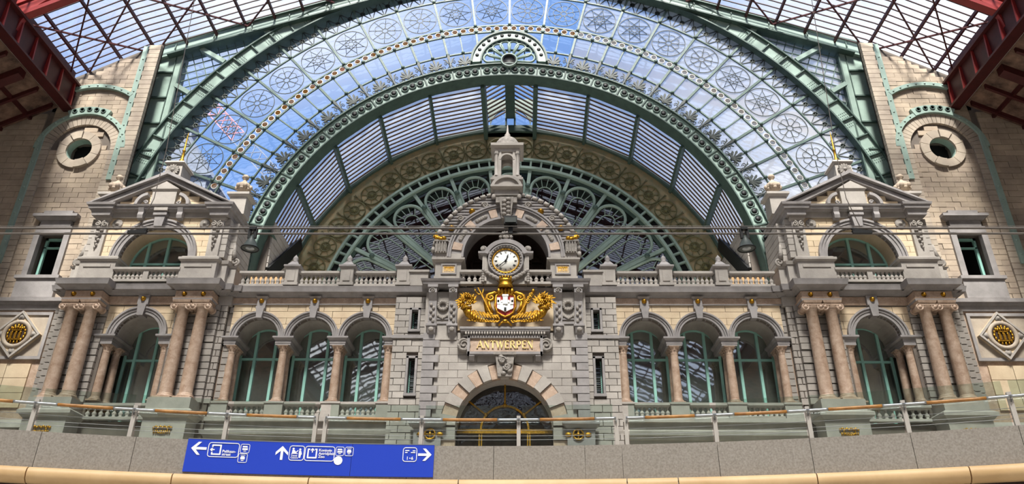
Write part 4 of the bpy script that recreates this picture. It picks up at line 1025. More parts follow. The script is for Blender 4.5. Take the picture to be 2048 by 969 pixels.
kst = put('keystone', MB().prism([(-.42, 22.95), (.42, 22.95), (.26, 21.55), (-.26, 21.55)], YA-.4, YA+.3).box(-.62, .62, YA-.35, YA+.3, 22.6, 22.95), 'carved', at)
q = MB()
for i in range(9): q.ell(.12*(-1)**i, YA-.44, 21.65+.14*i, .15, .1, .12, 8, 5)
put('keystone_carving', q, 'carved', kst)
put('crest_block', MB().box(-.72, .72, YA-.25, 40.2, 23.15, 23.5).stack(-.72, .72, YA-.3, 40.2, [(23.5, 23.6, .05, .2), (23.6, 23.72, .22, .22)]).prism([(-.8, 23.72)]+[(1.0*sin(rad(a))*.95, 23.72+.62*cos(rad(a))) for a in range(-80, 81, 10)]+[(.8, 23.72)], YA-.2, 40.2)
    .ring(0, 23.55, .78, .95, -72, 72, YA-.34, YA, 14).lathe(-.75, YA-.2, 22.95, [(.1, 0), (.14, .1), (.1, .25)], 10).lathe(.75, YA-.2, 22.95, [(.1, 0), (.14, .1), (.1, .25)], 10), 'grey', at)
# dark timber coffers deep in the recess
rc = MB()
rc.box(-2.7, 2.7, 42.3, 42.4, 17.7, 22.2)
put('recess_back', rc, 'brown', at)
for i in range(10):
    put('timber_beam', MB().box(-2.5, 2.5, 42.1, 42.3, 17.9+.42*i, 18.0+.42*i), 'brown', at)
for i in range(7): put('timber_beam', MB().box(-2.2+.72*i, -2.1+.72*i, 42.05, 42.3, 17.7, 22), 'brown', at)
put('recess_vault', MB().ring(0, AZ, AR0, AR0+.15, -90, 90, 40.4, 42.4, 24).box(-2.55, -2.4, 40.4, 42.4, 17.7, 19.3).box(2.4, 2.55, 40.4, 42.4, 17.7, 19.3), 'brown', at)
for s in (-1, 1):
    balustrade('balustrade', 'short stone balustrade between clock and gable pedestal', 'short balustrades beside the clock', s, 1.22, 2.5, YA-.08, 17.46, 18.3, 4)

# ------------------------------------------------------------------ clock
ck = thing('station_clock', 'round white station clock in a carved stone case under the arch', 'clock', (0, YA-.3, 17.45))
kz = 18.82; ky = YA-.35
case = MB().prism([(-1.2, 17.45), (1.2, 17.45), (1.2, 19.25), (-1.2, 19.25)], ky+.1, ky+.7)
case.prism([pt(1.24, a, 0, kz) for a in range(-85, 86, 10)], ky+.1, ky+.7)
put('case', case, 'grey', ck)
put('case_hood', MB().ring(0, kz, 1.06, 1.3, -70, 70, ky-.16, ky+.5, 24).ring(0, kz, 1.0, 1.08, -72, 72, ky-.06, ky+.5, 24), 'trim', ck)
for s in (-1, 1):
    put('shoulder', MB(s).stack(1.0, 1.42, ky-.02, ky+.6, [(19.16, 19.24, 0, .08), (19.24, 19.36, .12, .12)]), 'trim', ck)
    put('pilaster', MB(s).box(1.05, 1.3, ky, ky+.5, 17.6, 19.16).box(1.1, 1.13, ky-.03, ky, 17.9, 19.1).box(1.17, 1.2, ky-.03, ky, 17.9, 19.1).box(1.24, 1.27, ky-.03, ky, 17.9, 19.1), 'grey', ck)
    put('volute', MB(s).tube([(x, ky, z) for x, z in spiral(1.26, 19.55, .19, 1.5, -pi/2, -1)], .07, 6).ell(1.26, ky, 19.55, .13, .1, .13), 'carved', ck)
    q = MB(s)
    for i in range(12): t = i/11; q.ell(1.2-1.0*t, ky-.05, 18.2-.62*t**.8+.03*(i % 2), .13, .11, .12, 8, 5)
    for i in range(5): q.ell(1.25, ky-.04, 18.1-.14*i, .1, .08, .1, 7, 5)
    put('garland', q, 'carved', ck)
bz = put('bezel', MB().lathey(0, ky, kz, [(1.0, .2), (1.0, -.12), (.94, -.16), (.88, -.08), (.78, .06), (.76, .06)], 40), 'trim', ck)
eg = MB().lathey(0, 0, 0, [(.055, .05), (.055, -.03), (0, -.05)], 8).mesh('egg', 'carved')
for i in range(30): a = 2*pi*i/30; link('egg', eg, bz, (.86*cos(a), ky-.08, kz+.86*sin(a)))
put('gilt_rim', MB().lathey(0, ky, kz, [(.77, .08), (.77, -.02), (.71, -.04), (.7, .04)], 40), 'gold', ck)
dl = put('dial', MB().lathey(0, ky, kz, [(.72, .06), (.72, .03), (0, .03)], 40), 'dial', ck)
num = ['XII', 'I', 'II', 'III', 'IIII', 'V', 'VI', 'VII', 'VIII', 'IX', 'X', 'XI']
for h in range(12):
    q = MB(); ang = -h*30; n = num[h]; wds = {'I': .03, 'V': .055, 'X': .06}; tot = sum(wds[c] for c in n); u = -tot/2
    ca_, sa_ = cos(rad(-h*30)), sin(rad(-h*30))
    def P(x, z): z += .55; a = rad(h*30); return (x*cos(a)+z*sin(a), kz+z*cos(a)-x*sin(a))
    for c in n:
        if c == 'I': q.bar(P(u+.015, -.065), P(u+.015, .065), .018, ky+.01, ky+.03)
        if c == 'V': q.bar(P(u+.005, .065), P(u+.027, -.065), .018, ky+.01, ky+.03); q.bar(P(u+.05, .065), P(u+.027, -.065), .01, ky+.01, ky+.03)
        if c == 'X': q.bar(P(u+.005, .065), P(u+.052, -.065), .018, ky+.01, ky+.03); q.bar(P(u+.052, .065), P(u+.005, -.065), .01, ky+.01, ky+.03)
        u += wds[c]
    put('numeral', q, 'black', dl)
def hand(ang, l, w):
    a = rad(ang); d = (sin(a), cos(a)); nrm = (cos(a), -sin(a))
    f = lambda t, k: (d[0]*t+nrm[0]*k, kz+d[1]*t+nrm[1]*k)
    return [f(-.12, w*.4), f(-.12, -w*.4), f(.06, -w*.5), f(l*.55, -w*.55), f(l*.6, -w), f(l, 0), f(l*.6, w), f(l*.55, w*.55), f(.06, w*.5)]
put('hour_hand', MB().prism(hand(19, .46, .055), ky-.02, ky), 'black', ck); put('minute_hand', MB().prism(hand(229, .64, .04), ky-.05, ky-.03), 'black', ck)
put('hand_boss', MB().lathey(0, ky-.06, kz, [(.06, .06), (.06, 0), (0, -.01)], 12), 'black', ck)
q = MB()
for a in range(-70, 71, 20): q.leaf([(.1*sin(rad(a)), 20.02), (.3*sin(rad(a)), 20.2+.22*cos(rad(a))), (.4*sin(rad(a*1.1)), 20.15+.5*cos(rad(a)))], [.12, .16, .05], ky-.12, ky+.3)
for i in range(10): q.ell(.05*(i-4.5)*1.3, ky-.1, 20.25+.13*(i % 3), .1, .1, .1, 7, 5)
q.ell(0, ky, 20.3, .26, .2, .26)
put('crest', q, 'carved', ck)

# ------------------------------------------------------------------ cupola on the gable
cu = thing('cupola', 'small domed stone aedicule with four columns on the crown of the gable', 'cupola', (0, 39.9, 24.2))
cy = 39.9
put('base', MB().stack(-.85, .85, cy-.75, cy+.75, [(23.5, 24.45, .0, .0), (24.45, 24.6, .12, .12), (24.6, 24.78, .02, .02)], 1), 'grey', cu)
pil = MB()
for x in (-.55, .55):
    for y in (-.5, .5): pil.box(x-.2, x+.2, cy+y-.18, cy+y+.18, 24.78, 26.55)
put('pier', pil, 'grey', cu)
for x in (-.64, .64):
    for y in (-.68, .68): put('column', MB().lathe(x, cy+y, 24.78, [(.14, 0), (.14, .08), (.1, .12), (.095, 1.45), (.11, 1.5)], 10), 'grey', cu); put('capital', MB().lathe(x, cy+y, 26.28, [(.1, 0), (.17, .12), (.13, .16), (.19, .27)], 8), 'carved', cu)
put('arch', arch_wall(MB(), -.74, .74, 25.95, 26.55, cy-.62, cy-.3, [(0, 25.98, .38)], 12).ring(0, 25.98, .36, .46, -90, 90, cy-.7, cy-.3, 12), 'grey', cu)
put('arch', arch_wall(MB(), -.74, .74, 25.95, 26.55, cy+.3, cy+.62, [(0, 25.98, .38)], 12), 'grey', cu)
put('cornice', MB().stack(-.75, .75, cy-.68, cy+.68, [(26.55, 26.78, .02, .02), (26.78, 26.88, .06, .2), (26.88, 27.05, .24, .26)], 1), 'grey', cu)
put('dome', MB().lathe(0, cy, 27.05, [(.84, 0), (.84, .08), (.76, .12), (.76, .3), (.72, .5), (.58, .72), (.36, .86), (.2, .92), (.16, 1.0)], 20), 'carved', cu)
put('spire', MB().lathe(0, cy, 28.0, [(.2, 0), (.24, .06), (.15, .14), (.2, .22), (.1, .36), (.07, .5), (.03, 1.0), (0, 1.05)], 10), 'grey', cu)

# ------------------------------------------------------------------ column kit
def leafcap(mb, x, y, z, r, h, n=8):
    mb.lathe(x, y, z, [(r*.95, 0), (r*1.12, .04), (r*.95, .07), (r*1.05, h*.55), (r*1.35, h*.86)], 12)
    for row, (zz, hh, rr) in enumerate(((.06, .45, 1.1), (.3, .5, 1.2))):
        for i in range(n):
            a = 2*pi*(i+.5*row)/n; d = Vector((cos(a), sin(a), 0)); t = Vector((-sin(a), cos(a), 0)); p = Vector((x, y, z))
            A = p+d*r*.98+Vector((0, 0, zz*h)); B = p+d*r*rr+Vector((0, 0, (zz+hh*.75)*h)); C = p+d*r*(rr+.32)+Vector((0, 0, (zz+hh)*h)); w = t*r*.34
            mb.add([tuple(A-w), tuple(A+w), tuple(B+w), tuple(B-w), tuple(C+w*.5), tuple(C-w*.5)], [(0, 1, 2, 3), (3, 2, 4, 5)])
    for i in range(4):
        a = pi/4+pi/2*i; mb.ell(x+r*1.42*cos(a), y+r*1.42*sin(a), z+h*.8, r*.26, r*.26, r*.28, 7, 5)
    mb.frust(x-r*1.25, x+r*1.25, y-r*1.25, y+r*1.25, z+h*.86, z+h, .02, .05, 1)
    return mb
sm_shaft = MB().lathe(0, 0, 0, [(.24, 0), (.24, .02), (.235, .9), (.205, 2.46)], 16).mesh('shaft', 'pink')
sm_base = MB().frust(-.32, .32, -.32, .32, 0, .07, 0, 0).lathe(0, 0, .07, [(.31, 0), (.33, .04), (.3, .08), (.26, .1), (.29, .13), (.25, .17)], 16).mesh('base', 'pink')
sm_cap = leafcap(MB(), 0, 0, 0, .2, .46).mesh('capital', 'pinkband')
def colonnette(label, group, s, x, y):
    t = thing('colonnette', label, 'column', (s*x, y, 11.16), group)
    link('base', sm_base, t, (s*x, y, 11.16)); link('shaft', sm_shaft, t, (s*x, y, 11.4)); link('capital', sm_cap, t, (s*x, y, 13.86))
    return t
bs = MB().frust(-.46, .46, -.46, .46, 0, .12, 0, 0).lathe(0, 0, .12, [(.44, 0), (.47, .05), (.43, .1), (.37, .13), (.41, .18), (.36, .22)], 20).mesh('base', 'pinkband')
bsh = MB().lathe(0, 0, 0, [(.36, 0), (.345, .06), (.345, 1.3), (.325, 3.0), (.295, 4.62), (.33, 4.66), (.33, 4.72)], 22).mesh('shaft', 'pink')
bc = MB().lathe(0, 0, 0, [(.3, 0), (.31, .05), (.36, .1), (.38, .2)], 18)
for s in (-1, 1):
    for yy in (-.34, .26):
        bc.lathey(s*.36, yy, .14, [(.19, .08), (.19, 0), (.16, -.03), (.13, .01), (.09, .01), (.08, -.03), (0, -.04)], 14)
    bc.tube([(s*.36, -.3, .14), (s*.36, 0, .14), (s*.36, .3, .14)], [.17, .13, .17], 12)
bc.frust(-.4, .4, -.36, .36, .22, .34, 0, 0, 1).frust(-.42, .42, -.4, .4, .34, .46, 0, .04, 1)
bc = bc.mesh('capital', 'pinkband')
def big_column(label, group, s, x, y):
    t = thing('column', label, 'column', (s*x, y, 11.0), group)
    link('base', bs, t, (s*x, y, 11.0)); link('shaft', bsh, t, (s*x, y, 11.32)); link('capital', bc, t, (s*x, y, 16.0), None, (1.12, 1.12, 1.09))

# ------------------------------------------------------------------ wings with three arched windows each
WX = [7.73, 10.72, 13.72]; CXS = [6.3, 9.2, 12.2, 15.15]; WR0, WR1, WZ = 1.17, 1.5, 14.78
pos = ['beside the slit-window strip', 'mid-wing', 'beside the corner pavilion']
for s in (-1, 1):
    w = thing('wall_wing', 'cream and grey wing wall of three round arches beside the portal', 'wall', (s*11, 40, 2.7), 'arcaded wings', 'structure')
    put('wall_core', arch_wall(MB(s), 6.1, 15.9, WZ, 17.2, 40.05, 40.9, [(x, WZ, WR0) for x in WX], 18), 'mortar', w)
    ashlar(w, s, 6.15, 15.3, WZ+.02, 16.72, 40.05, .40, 1.02, 'cream', [('c', x, WZ, WR1-.03) for x in WX], depth=.06)
    for i, x in enumerate(WX):
        put('archivolt', archivolt(MB(s), x, WZ, WR0, WR1, 39.98), 'trim', w)
        put('keystone', MB(s).prism([(x-.22, 16.42), (x+.22, 16.42), (x+.15, 15.85), (x-.15, 15.85)], 39.7, 40.1).box(x-.26, x+.26, 39.72, 40.05, 16.42, 16.55).box(x-.24, x+.24, 39.8, 40.05, 16.55, 17.1).stack(x-.24, x+.24, 39.78, 40.05, [(17.02, 17.12, .0, .12)]), 'trim', w)
        link('gilt_boss', boss_me, w, (s*x, 39.78, 16.88))
        put('intrados', MB(s).ring(x, WZ, WR0-.05, WR0+.03, -90, 90, 40.3, 41.9, 18), 'grey', w)
    for x in (9.22, 12.22): put('spandrel_leaf', MB(s).ell(x, 39.9, 15.05, .1, .08, .22).ell(x-.1, 39.9, 15.15, .1, .06, .12).ell(x+.1, 39.9, 15.15, .1, .06, .12), 'carved', w)
    put('frieze', MB(s).box(6.1, 15.6, 39.93, 40.1, 16.74, 17.12), 'pinkband', w)
    put('frieze_fillet', MB(s).box(6.1, 15.6, 39.9, 40.1, 16.7, 16.76), 'trim', w)
    put('cornice', MB(s).stack(4.35, 15.6, 39.95, 41.0, CORN), 'trim', w)
    for x, hw in zip(CXS, (.3, .42, .42, .32)):
        put('impost', MB(s).stack(x-hw, x+hw, 39.9, 41.9, [(14.32, 14.42, .0, .0), (14.42, 14.6, .02, .02), (14.6, 14.7, .04, .14), (14.7, 14.79, .16, .16)]), 'trim', w)
        put('pier_base', MB(s).box(x-.48, x+.48, 39.85, 41.9, 10.3, 11.16).stack(x-.48, x+.48, 39.85, 41.9, [(11.06, 11.16, .05, .05)]), 'grey', w)
    put('marble_jamb', MB(s).box(6.1, 6.25, 40.1, 41.8, 11.16, 14.32).box(15.2, 15.6, 40.1, 41.8, 11.16, 14.32), 'pinkband', w)
    put('base_wall', MB(s).box(6.1, 15.9, 40.0, 41.9, 2.7, 10.1).stack(6.1, 15.6, 39.9, 41, [(9.2, 9.4, 0, .1), (9.4, 9.6, .2, .25), (9.6, 9.7, .1, 0), (10.1, 10.32, .12, .12)]), 'grey', w)
    put('panel_row', MB(s).box(6.4, 8.9, 39.9, 40.02, 7.9, 8.9).box(9.4, 11.9, 39.9, 40.02, 7.9, 8.9).box(12.4, 15, 39.9, 40.02, 7.9, 8.9), 'cream', w)
    nm = ['by the slit-window strip', 'beside the inner wing arch', 'beside the outer wing arch', 'by the corner pavilion']
    for i, x in enumerate(CXS):
        xx = x+(.12 if i == 0 else -.1 if i == 3 else 0)
        colonnette('front pink colonnette with leafy capital '+nm[i], 'wing colonnettes '+str(i+1), s, xx, 40.2)
        if i not in (0,): colonnette('rear pink colonnette set deep '+nm[i], 'rear wing colonnettes '+str(i+1), s, xx, 40.85)
    for i, x in enumerate(WX):
        teal_window('window_arched', 'tall arched teal window of the wing '+pos[i], 'wing windows '+str(i+1), s, x, WZ-.25, 1.42, 10.3, 41.75, (-.55, .55), (14.1,), None)
        balustrade('balustrade', 'low window balustrade under the arch '+pos[i], 'window balustrades '+str(i+1), s, CXS[i]+.5, CXS[i+1]-.5, 40.1, 10.32, 11.16, 7)
    rm = put('wall_room', MB(s).box(6, 16, 43.4, 43.5, 9.5, 17).box(6, 16, 41.9, 45, 9.4, 9.5).box(6, 16, 41.9, 45, 17, 17.1).box(5.9, 6, 41.9, 45, 9.5, 17).box(16, 16.1, 41.9, 45, 9.5, 17), 'interior')
    tag(rm, 'dim plain room behind the arched wing windows', 'wall', 'wing rooms', 'structure')
    # strip with the slit windows
    w = thing('wall_strip', 'rusticated grey strip with two slit windows between portal and wing', 'wall', (s*5.2, 39.8, 2.7), 'slit-window strips', 'structure')
    c = MB(s)
    for a, b in ((4.3, 4.82), (5.22, 6.15)): c.box(a, b, 39.8, 40.9, 2.7, 17.2)
    for a, b in ((2.7, 11.55), (13.5, 15.15), (16.3, 17.2)): c.box(4.82, 5.22, 39.8, 40.9, a, b)
    put('wall_core', c, 'mortar', w)
    ashlar(w, s, 4.42, 6.15, 8.4, 17.1, 39.8, .36, .85, 'grey', [('r', 4.72, 5.32, 11.45, 13.6), ('r', 4.72, 5.32, 15.05, 16.4)], depth=.12, gap=.035)
    put('impost_band', MB(s).box(4.4, 6.2, 39.6, 39.9, 14.62, 14.8), 'trim', w)
    for i, (a, b) in enumerate(((11.55, 13.5), (15.15, 16.3))):
        o = thing('window_slit', ('upper' if i else 'lower')+' narrow slit window with teal shutter beside the portal', 'window', (s*5.02, 39.9, a), ('upper' if i else 'lower')+' slit windows', 'structure')
        put('surround', MB(s).box(4.72, 4.84, 39.62, 40.0, a-.1, b+.1).box(5.2, 5.32, 39.62, 40.0, a-.1, b+.1).box(4.72, 5.32, 39.62, 40.0, b, b+.12).box(4.68, 5.36, 39.58, 40.0, a-.14, a), 'trim', o)
        put('pane', MB(s).box(4.84, 5.2, 40.25, 40.26, a, b), 'darkglass', o)
        put('frame', MB(s).box(4.84, 4.9, 40.2, 40.3, a, b).box(5.14, 5.2, 40.2, 40.3, a, b), 'teal', o)
        for j in range(int((b-a)/.12)): put('shutter_slat', MB(s).box(4.88, 5.16, 40.2, 40.24, a+.04+.12*j, a+.1+.12*j), 'iron', o)
        put('dark_room', MB(s).box(4.8, 5.24, 40.9, 40.95, a, b), 'interior', o)
    # terrace balustrade with pedestals
    pedx = [5.82, 9.03, 12.17]; ends = [(6.24, 8.62), (9.44, 11.76), (12.58, 15.15)]
    pn_ = ['next to the portal', 'mid-wing', 'next to the corner pavilion']
    for i, (a, b) in enumerate(ends):
        balustrade('balustrade', 'turned stone terrace balustrade '+pn_[i], 'terrace balustrades '+str(i+1), s, a, b, 39.85, 17.76, 18.68, 9)
    for i, x in enumerate(pedx):
        t = thing('pedestal', 'square terrace pedestal with pointed finial, '+pn_[i], 'pedestal', (s*x, 39.85, 17.74), 'balustrade pedestals '+str(i+1))
        put('block', MB(s).stack(x-.36, x+.36, 39.5, 40.2, [(17.74, 17.9, .06, .06), (17.9, 18.82, 0, 0)], 1).box(x-.2, x+.2, 39.46, 39.52, 18.0, 18.65), 'grey', t)
        put('cap', MB(s).stack(x-.36, x+.36, 39.5, 40.2, [(18.82, 18.88, .02, .1), (18.88, 18.98, .12, .12), (18.98, 19.3, .02, -.2)], 1), 'trim', t)
        put('finial', MB(s).lathe(x, 39.85, 19.28, [(.17, 0), (.2, .06), (.1, .12), (.17, .24), (.12, .36), (.03, .48), (0, .54)], 10), 'trim', t)
    put('end_block', MB(s).box(4.4, 5.46, 39.55, 40.2, 17.74, 18.55).stack(4.4, 5.46, 39.5, 40.2, [(18.55, 18.68, .05, .05)]), 'grey', w)
    bd = put('board', MB(s).box(12.7, 15.05, 41.0, 41.15, 17.7, 19.2), 'wood2', at=(s*13.8, 41.1, 17.7)); tag(bd, 'pale timber board standing behind the outermost terrace balustrade', 'board', 'pale boards on the terrace')  # plank made tall and warm-toned in place of lamplight behind the balusters

# ------------------------------------------------------------------ corner pavilions
XT = 20.27
for s in (-1, 1):
    G = 'corner pavilions'
    w = thing('wall_pavilion', 'lower storey of a corner pavilion with one arched opening between column pairs', 'wall', (s*XT, 39.7, 2.7), G, 'structure')
    TZ, TR0, TR1 = 14.8, 1.25, 1.66
    put('wall_core', arch_wall(MB(s), 15.7, 24.75, TZ, 17.2, 39.8, 40.6, [(XT, TZ, TR0)], 20).box(15.7, XT-1.75, 39.8, 40.6, 10.0, TZ).box(XT+1.75, 24.75, 39.8, 40.6, 10.0, TZ).box(15.7, 24.75, 39.8, 42, 2.7, 10.05), 'mortar', w)
    ashlar(w, s, XT-1.95, XT+1.95, TZ, 16.55, 39.8, .42, .95, 'cream', [('c', XT, TZ, TR1-.03)], depth=.06)
    for e in (-1, 1):       # rusticated piers behind the column pairs
        a, b = sorted((XT+e*1.9, XT+e*4.35))
        ashlar(w, s, a, b, 11.0, 16.6, 39.8, .37, 1.22, 'rustic', depth=.2, gap=.05)
        a, b = sorted((XT+e*4.35, XT+e*4.75)); ashlar(w, s, a, b, 11.0, 16.6, 39.9, .37, 1.5, 'rustic', depth=.15, gap=.05)
        a, b = sorted((XT+e*4.75, XT+e*5.15)); ashlar(w, s, a, b, 11.0, 16.6, 40.15, .37, 1.5, 'rustic', depth=.12, gap=.05)
        ib = sorted((XT+e*1.28, XT+e*2.15))
        put('impost', MB(s).stack(ib[0], ib[1], 39.7, 41.8, [(14.3, 14.5, 0, .0), (14.5, 14.66, .02, .04), (14.66, 14.72, .05, .14), (14.72, 14.82, .17, .17)]), 'trim', w)
        # entablature block above the pair
        a, b = sorted((XT+e*2.05, XT+e*4.1))
        put('entablature', MB(s).stack(a, b, 38.85, 40.6, [(16.5, 16.6, .02, .02), (16.6, 16.68, .06, .1), (16.68, 17.1, .0, .0)]), 'pinkband', w)
        put('entablature_fillet', MB(s).stack(a, b, 38.84, 40.6, [(16.5, 16.68, .04, .08)]), 'trim', w)
        put('entablature_cornice', MB(s).stack(a, b, 38.85, 40.6, CORN), 'trim', w)
        for q in (2.55, 3.6): link('gilt_boss', boss_me, w, (s*(XT+e*q), 38.84, 16.9))
        put('column_plinth', MB(s).box(a-.1, b+.1, 38.55, 40.2, 10.4, 11.0).stack(a-.1, b+.1, 38.55, 40.2, [(10.28, 10.4, .25, .08), (10.12, 10.28, .25, .25), (9.95, 10.12, .04, .2), (2.7, 9.95, 0, 0)]), 'grey', w)
        q = MB(s); xm = (a+b)/2
        for i in range(9): q.ell(xm-.44+.11*i, 38.5, 9.42+.04*(i % 2), .07, .06, .07, 7, 5); q.ell(xm-.4+.1*i, 38.5, 9.2, .045, .05, .09, 6, 4)
        q.tube([(xm+.3*cos(2*pi*i/14), 38.5, 9.3+.16*sin(2*pi*i/14)) for i in range(14)], .035, 5, True)
        put('gilt_relief', q, 'gold', w)
        nm = ('outer' if e > 0 else 'inner')
        big_column('tall pink Ionic column farther from the arch, '+nm+' pair', nm+' pair edge columns', s, XT+e*3.6, 39.15)
        big_column('tall pink Ionic column nearer the arch, '+nm+' pair', nm+' pair arch columns', s, XT+e*2.55, 39.15)
        for j, (dx, yy) in enumerate(((1.6, 40.02), (1.42, 40.75), (2.1, 40.62))):
            colonnette(('front', 'middle', 'rear')[j]+' marble colonnette flanking the pavilion arch, '+nm+' jamb', nm+' pavilion colonnettes '+str(j), s, XT+e*dx, yy)
    put('archivolt', archivolt(MB(s), XT, TZ, TR0, TR1, 39.72), 'trim', w)
    put('intrados', MB(s).ring(XT, TZ, TR0-.04, TR0+.03, -90, 90, 40, 41.8, 18), 'grey', w)
    put('frieze', MB(s).box(XT-2.1, XT+2.1, 39.66, 40.2, 16.62, 17.1), 'pinkband', w)
    put('keystone', MB(s).prism([(XT-.25, 16.62), (XT+.25, 16.62), (XT+.17, 15.9), (XT-.17, 15.9)], 39.45, 40).box(XT-.3, XT+.3, 39.48, 39.9, 16.55, 17.12), 'trim', w)
    link('gilt_boss', boss_me, w, (s*XT, 39.46, 16.88))
    put('cornice', MB(s).stack(15.75, 24.8, 39.6, 41.0, CORN), 'trim', w); put('cornice', MB(s).stack(15.3, 25.1, 39.85, 41.2, CORN), 'trim', w)
    put('end_frieze', MB(s).box(15.4, 24.75, 39.75, 40.2, 16.6, 17.15), 'grey', w)
    teal_window('window_arched', 'tall teal window under the lower pavilion arch between column pairs', 'lower pavilion windows', s, XT, TZ-.2, 1.5, 10.1, 41.75, (-.25, .85), (14.0,), None)
    balustrade('balustrade', 'dark stone window balustrade under the lower pavilion arch', 'lower pavilion balustrades', s, XT-1.75, XT+1.75, 39.7, 10.1, 10.95, 10)
    rm = put('wall_room', MB(s).box(17, 24, 44.4, 44.5, 9.5, 17).box(17, 24, 41.8, 45, 9.4, 9.5).box(17, 24, 41.8, 45, 17, 17.1).box(16.9, 17, 41.8, 45, 9.5, 17).box(24, 24.1, 41.8, 45, 9.5, 17), 'interior')
    tag(rm, 'dim plain room behind the lower pavilion window', 'wall', 'pavilion rooms', 'structure')
    lampo = thing('pendant_lamp', 'warm glowing pendant lamp inside the lower pavilion window', 'lamp', (s*(XT-.75), 42.6, 14.6), 'pavilion pendant lamps')
    put('shade', MB(s).lathe(XT-.75, 42.6, 14.5, [(.22, 0), (.2, .08), (.06, .22), (.03, .26)], 14), 'redshield', lampo); put('cord', MB(s).tube([(XT-.75, 42.6, 14.75), (XT-.75, 42.6, 17)], .012, 4), 'wire', lampo)
    bm_ = bpy.data.materials.get('bulb')
    if not bm_:
        bm_ = mat('bulb', 'ffb060'); bm_.node_tree.nodes['Principled BSDF'].inputs['Emission Color'].default_value = (1, .55, .2, 1); bm_.node_tree.nodes['Principled BSDF'].inputs['Emission Strength'].default_value = 6
    put('bulb', MB(s).ell(XT-.75, 42.6, 14.5, .1, .1, .08), 'bulb', lampo)
    # ---- upper storey
    w = thing('wall_pavilion_upper', 'upper storey of a corner pavilion with wide arch under a pediment', 'wall', (s*XT, 39.5, 17.74), 'upper storeys of the corner pavilions', 'structure')
    UZ, UR0, UR1 = 19.4, 2.0, 2.5
    put('wall_core', arch_wall(MB(s), XT-3.95, XT+3.95, UZ, 22.3, 39.5, 40.2, [(XT, UZ, UR0)], 24).box(XT-3.95, XT-2.0, 39.5, 40.2, 17.74, UZ).box(XT+2.0, XT+3.95, 39.5, 40.2, 17.74, UZ).box(XT-4.0, XT-3.4, 40.2, 42.4, 17.74, 22.4).box(XT+3.4, XT+4.0, 40.2, 42.4, 17.74, 22.4), 'mortar', w)
    ashlar(w, s, XT-3.3, XT+3.3, UZ+.02, 22.0, 39.5, .37, .98, 'cream', [('c', XT, UZ, UR1-.03)], depth=.06)
    put('archivolt', archivolt(MB(s), XT, UZ, UR0, UR1, 39.42, n=30), 'trim', w)
    put('intrados', MB(s).ring(XT, UZ, UR0-.04, UR0+.05, -90, 90, 39.7, 40.9, 26), 'cream', w)
    put('jamb', MB(s).box(XT-2.1, XT-1.98, 39.6, 40.9, 17.74, UZ).box(XT+1.98, XT+2.1, 39.6, 40.9, 17.74, UZ), 'cream', w)
    put('keystone', MB(s).prism([(XT-.36, 22.5), (XT+.36, 22.5), (XT+.24, 21.3), (XT-.24, 21.3)], 39.05, 39.6).box(XT-.4, XT+.4, 38.98, 39.5, 22.0, 22.15), 'trim', w)
    for e in (-1, 1):
        a, b = sorted((XT+e*1.85, XT+e*3.9))
        put('pedestal', MB(s).stack(a, b, 39.05, 40.2, [(17.74, 17.95, .1, .06), (17.95, 19.0, 0, 0), (19.0, 19.1, .02, .1), (19.1, 19.24, .14, .14), (19.24, 19.34, .05, 0)]).box(a+.25, b-.25, 39.0, 39.06, 18.65, 18.8), 'grey', w)
        a, b = sorted((XT+e*3.9, XT+e*4.35)); put('pedestal_return', MB(s).stack(a, b, 39.45, 41, [(17.74, 17.95, .06, .04), (17.95, 19.0, 0, 0), (19.0, 19.2, .06, .12)]), 'grey', w)
        a, b = sorted((XT+e*4.35, XT+e*4.75)); put('pedestal_return', MB(s).stack(a, b, 39.8, 41, [(17.74, 17.95, .06, .04), (17.95, 18.9, 0, 0), (18.9, 19.0, .04, .1)]), 'grey', w)
        # pilaster with carved drop
        a, b = sorted((XT+e*3.05, XT+e*3.75))
        pls = put('pilaster', MB(s).box(a, b, 39.25, 39.6, 19.34, 21.75).stack(a, b, 39.25, 39.6, [(21.75, 21.85, .02, .08), (21.85, 22.0, .1, .1)]), 'grey', w)
        q = MB(s); xc = (a+b)/2
        for k in (-1, 1): q.tube([(x, 39.16, z) for x, z in spiral(xc+k*.2, 21.5, .17, 1.4, pi/2, k)], .05, 5)
        for k in range(9): q.ell(xc+(.12-.012*k)*(-1)**k, 39.2, 21.25-.16*k, .13-.009*k, .08, .11, 7, 5)
        put('pilaster_carving', q, 'carved', pls)
        link('carved_rosette', rose_me, w, (s*(XT+e*2.58), 39.42, 21.62))
        # side quoins stepping back, each course a stone
        a, b = sorted((XT+e*3.75, XT+e*4.08))
        for k in range(6): blk(w, 'grey', a, b, 39.42, 42.4, 19.45+.42*k, 19.83+.42*k, s)
        a, b = sorted((XT+e*4.0, XT+e*4.4))
        for k in range(6): blk(w, 'grey', a, b, 39.95, 42.4, 19.45+.42*k, 19.83+.42*k, s)
        put('side_scroll', MB(s).tube([(x, 39.9, z) for x, z in spiral(XT+e*4.6, 19.35, .24, 1.4, -pi/2, e)], .08, 6).tube([(XT+e*4.5, 39.9, 19.55), (XT+e*4.42, 39.9, 20.0), (XT+e*4.4, 39.9, 20.5)], [.16, .12, .05], 7), 'carved', w)
    balustrade('balustrade', 'stone balcony balustrade in two bays under the upper pavilion arch', 'upper pavilion balustrades', s, XT-1.85, XT+1.85, 39.2, 17.76, 18.62, 7, 2)
    teal_window('window_arched', 'wide half-round teal window deep inside the upper pavilion arch', 'upper pavilion windows', s, XT, UZ, 2.0, 17.74, 40.75, (-.1, 1.05), (19.6,), None)
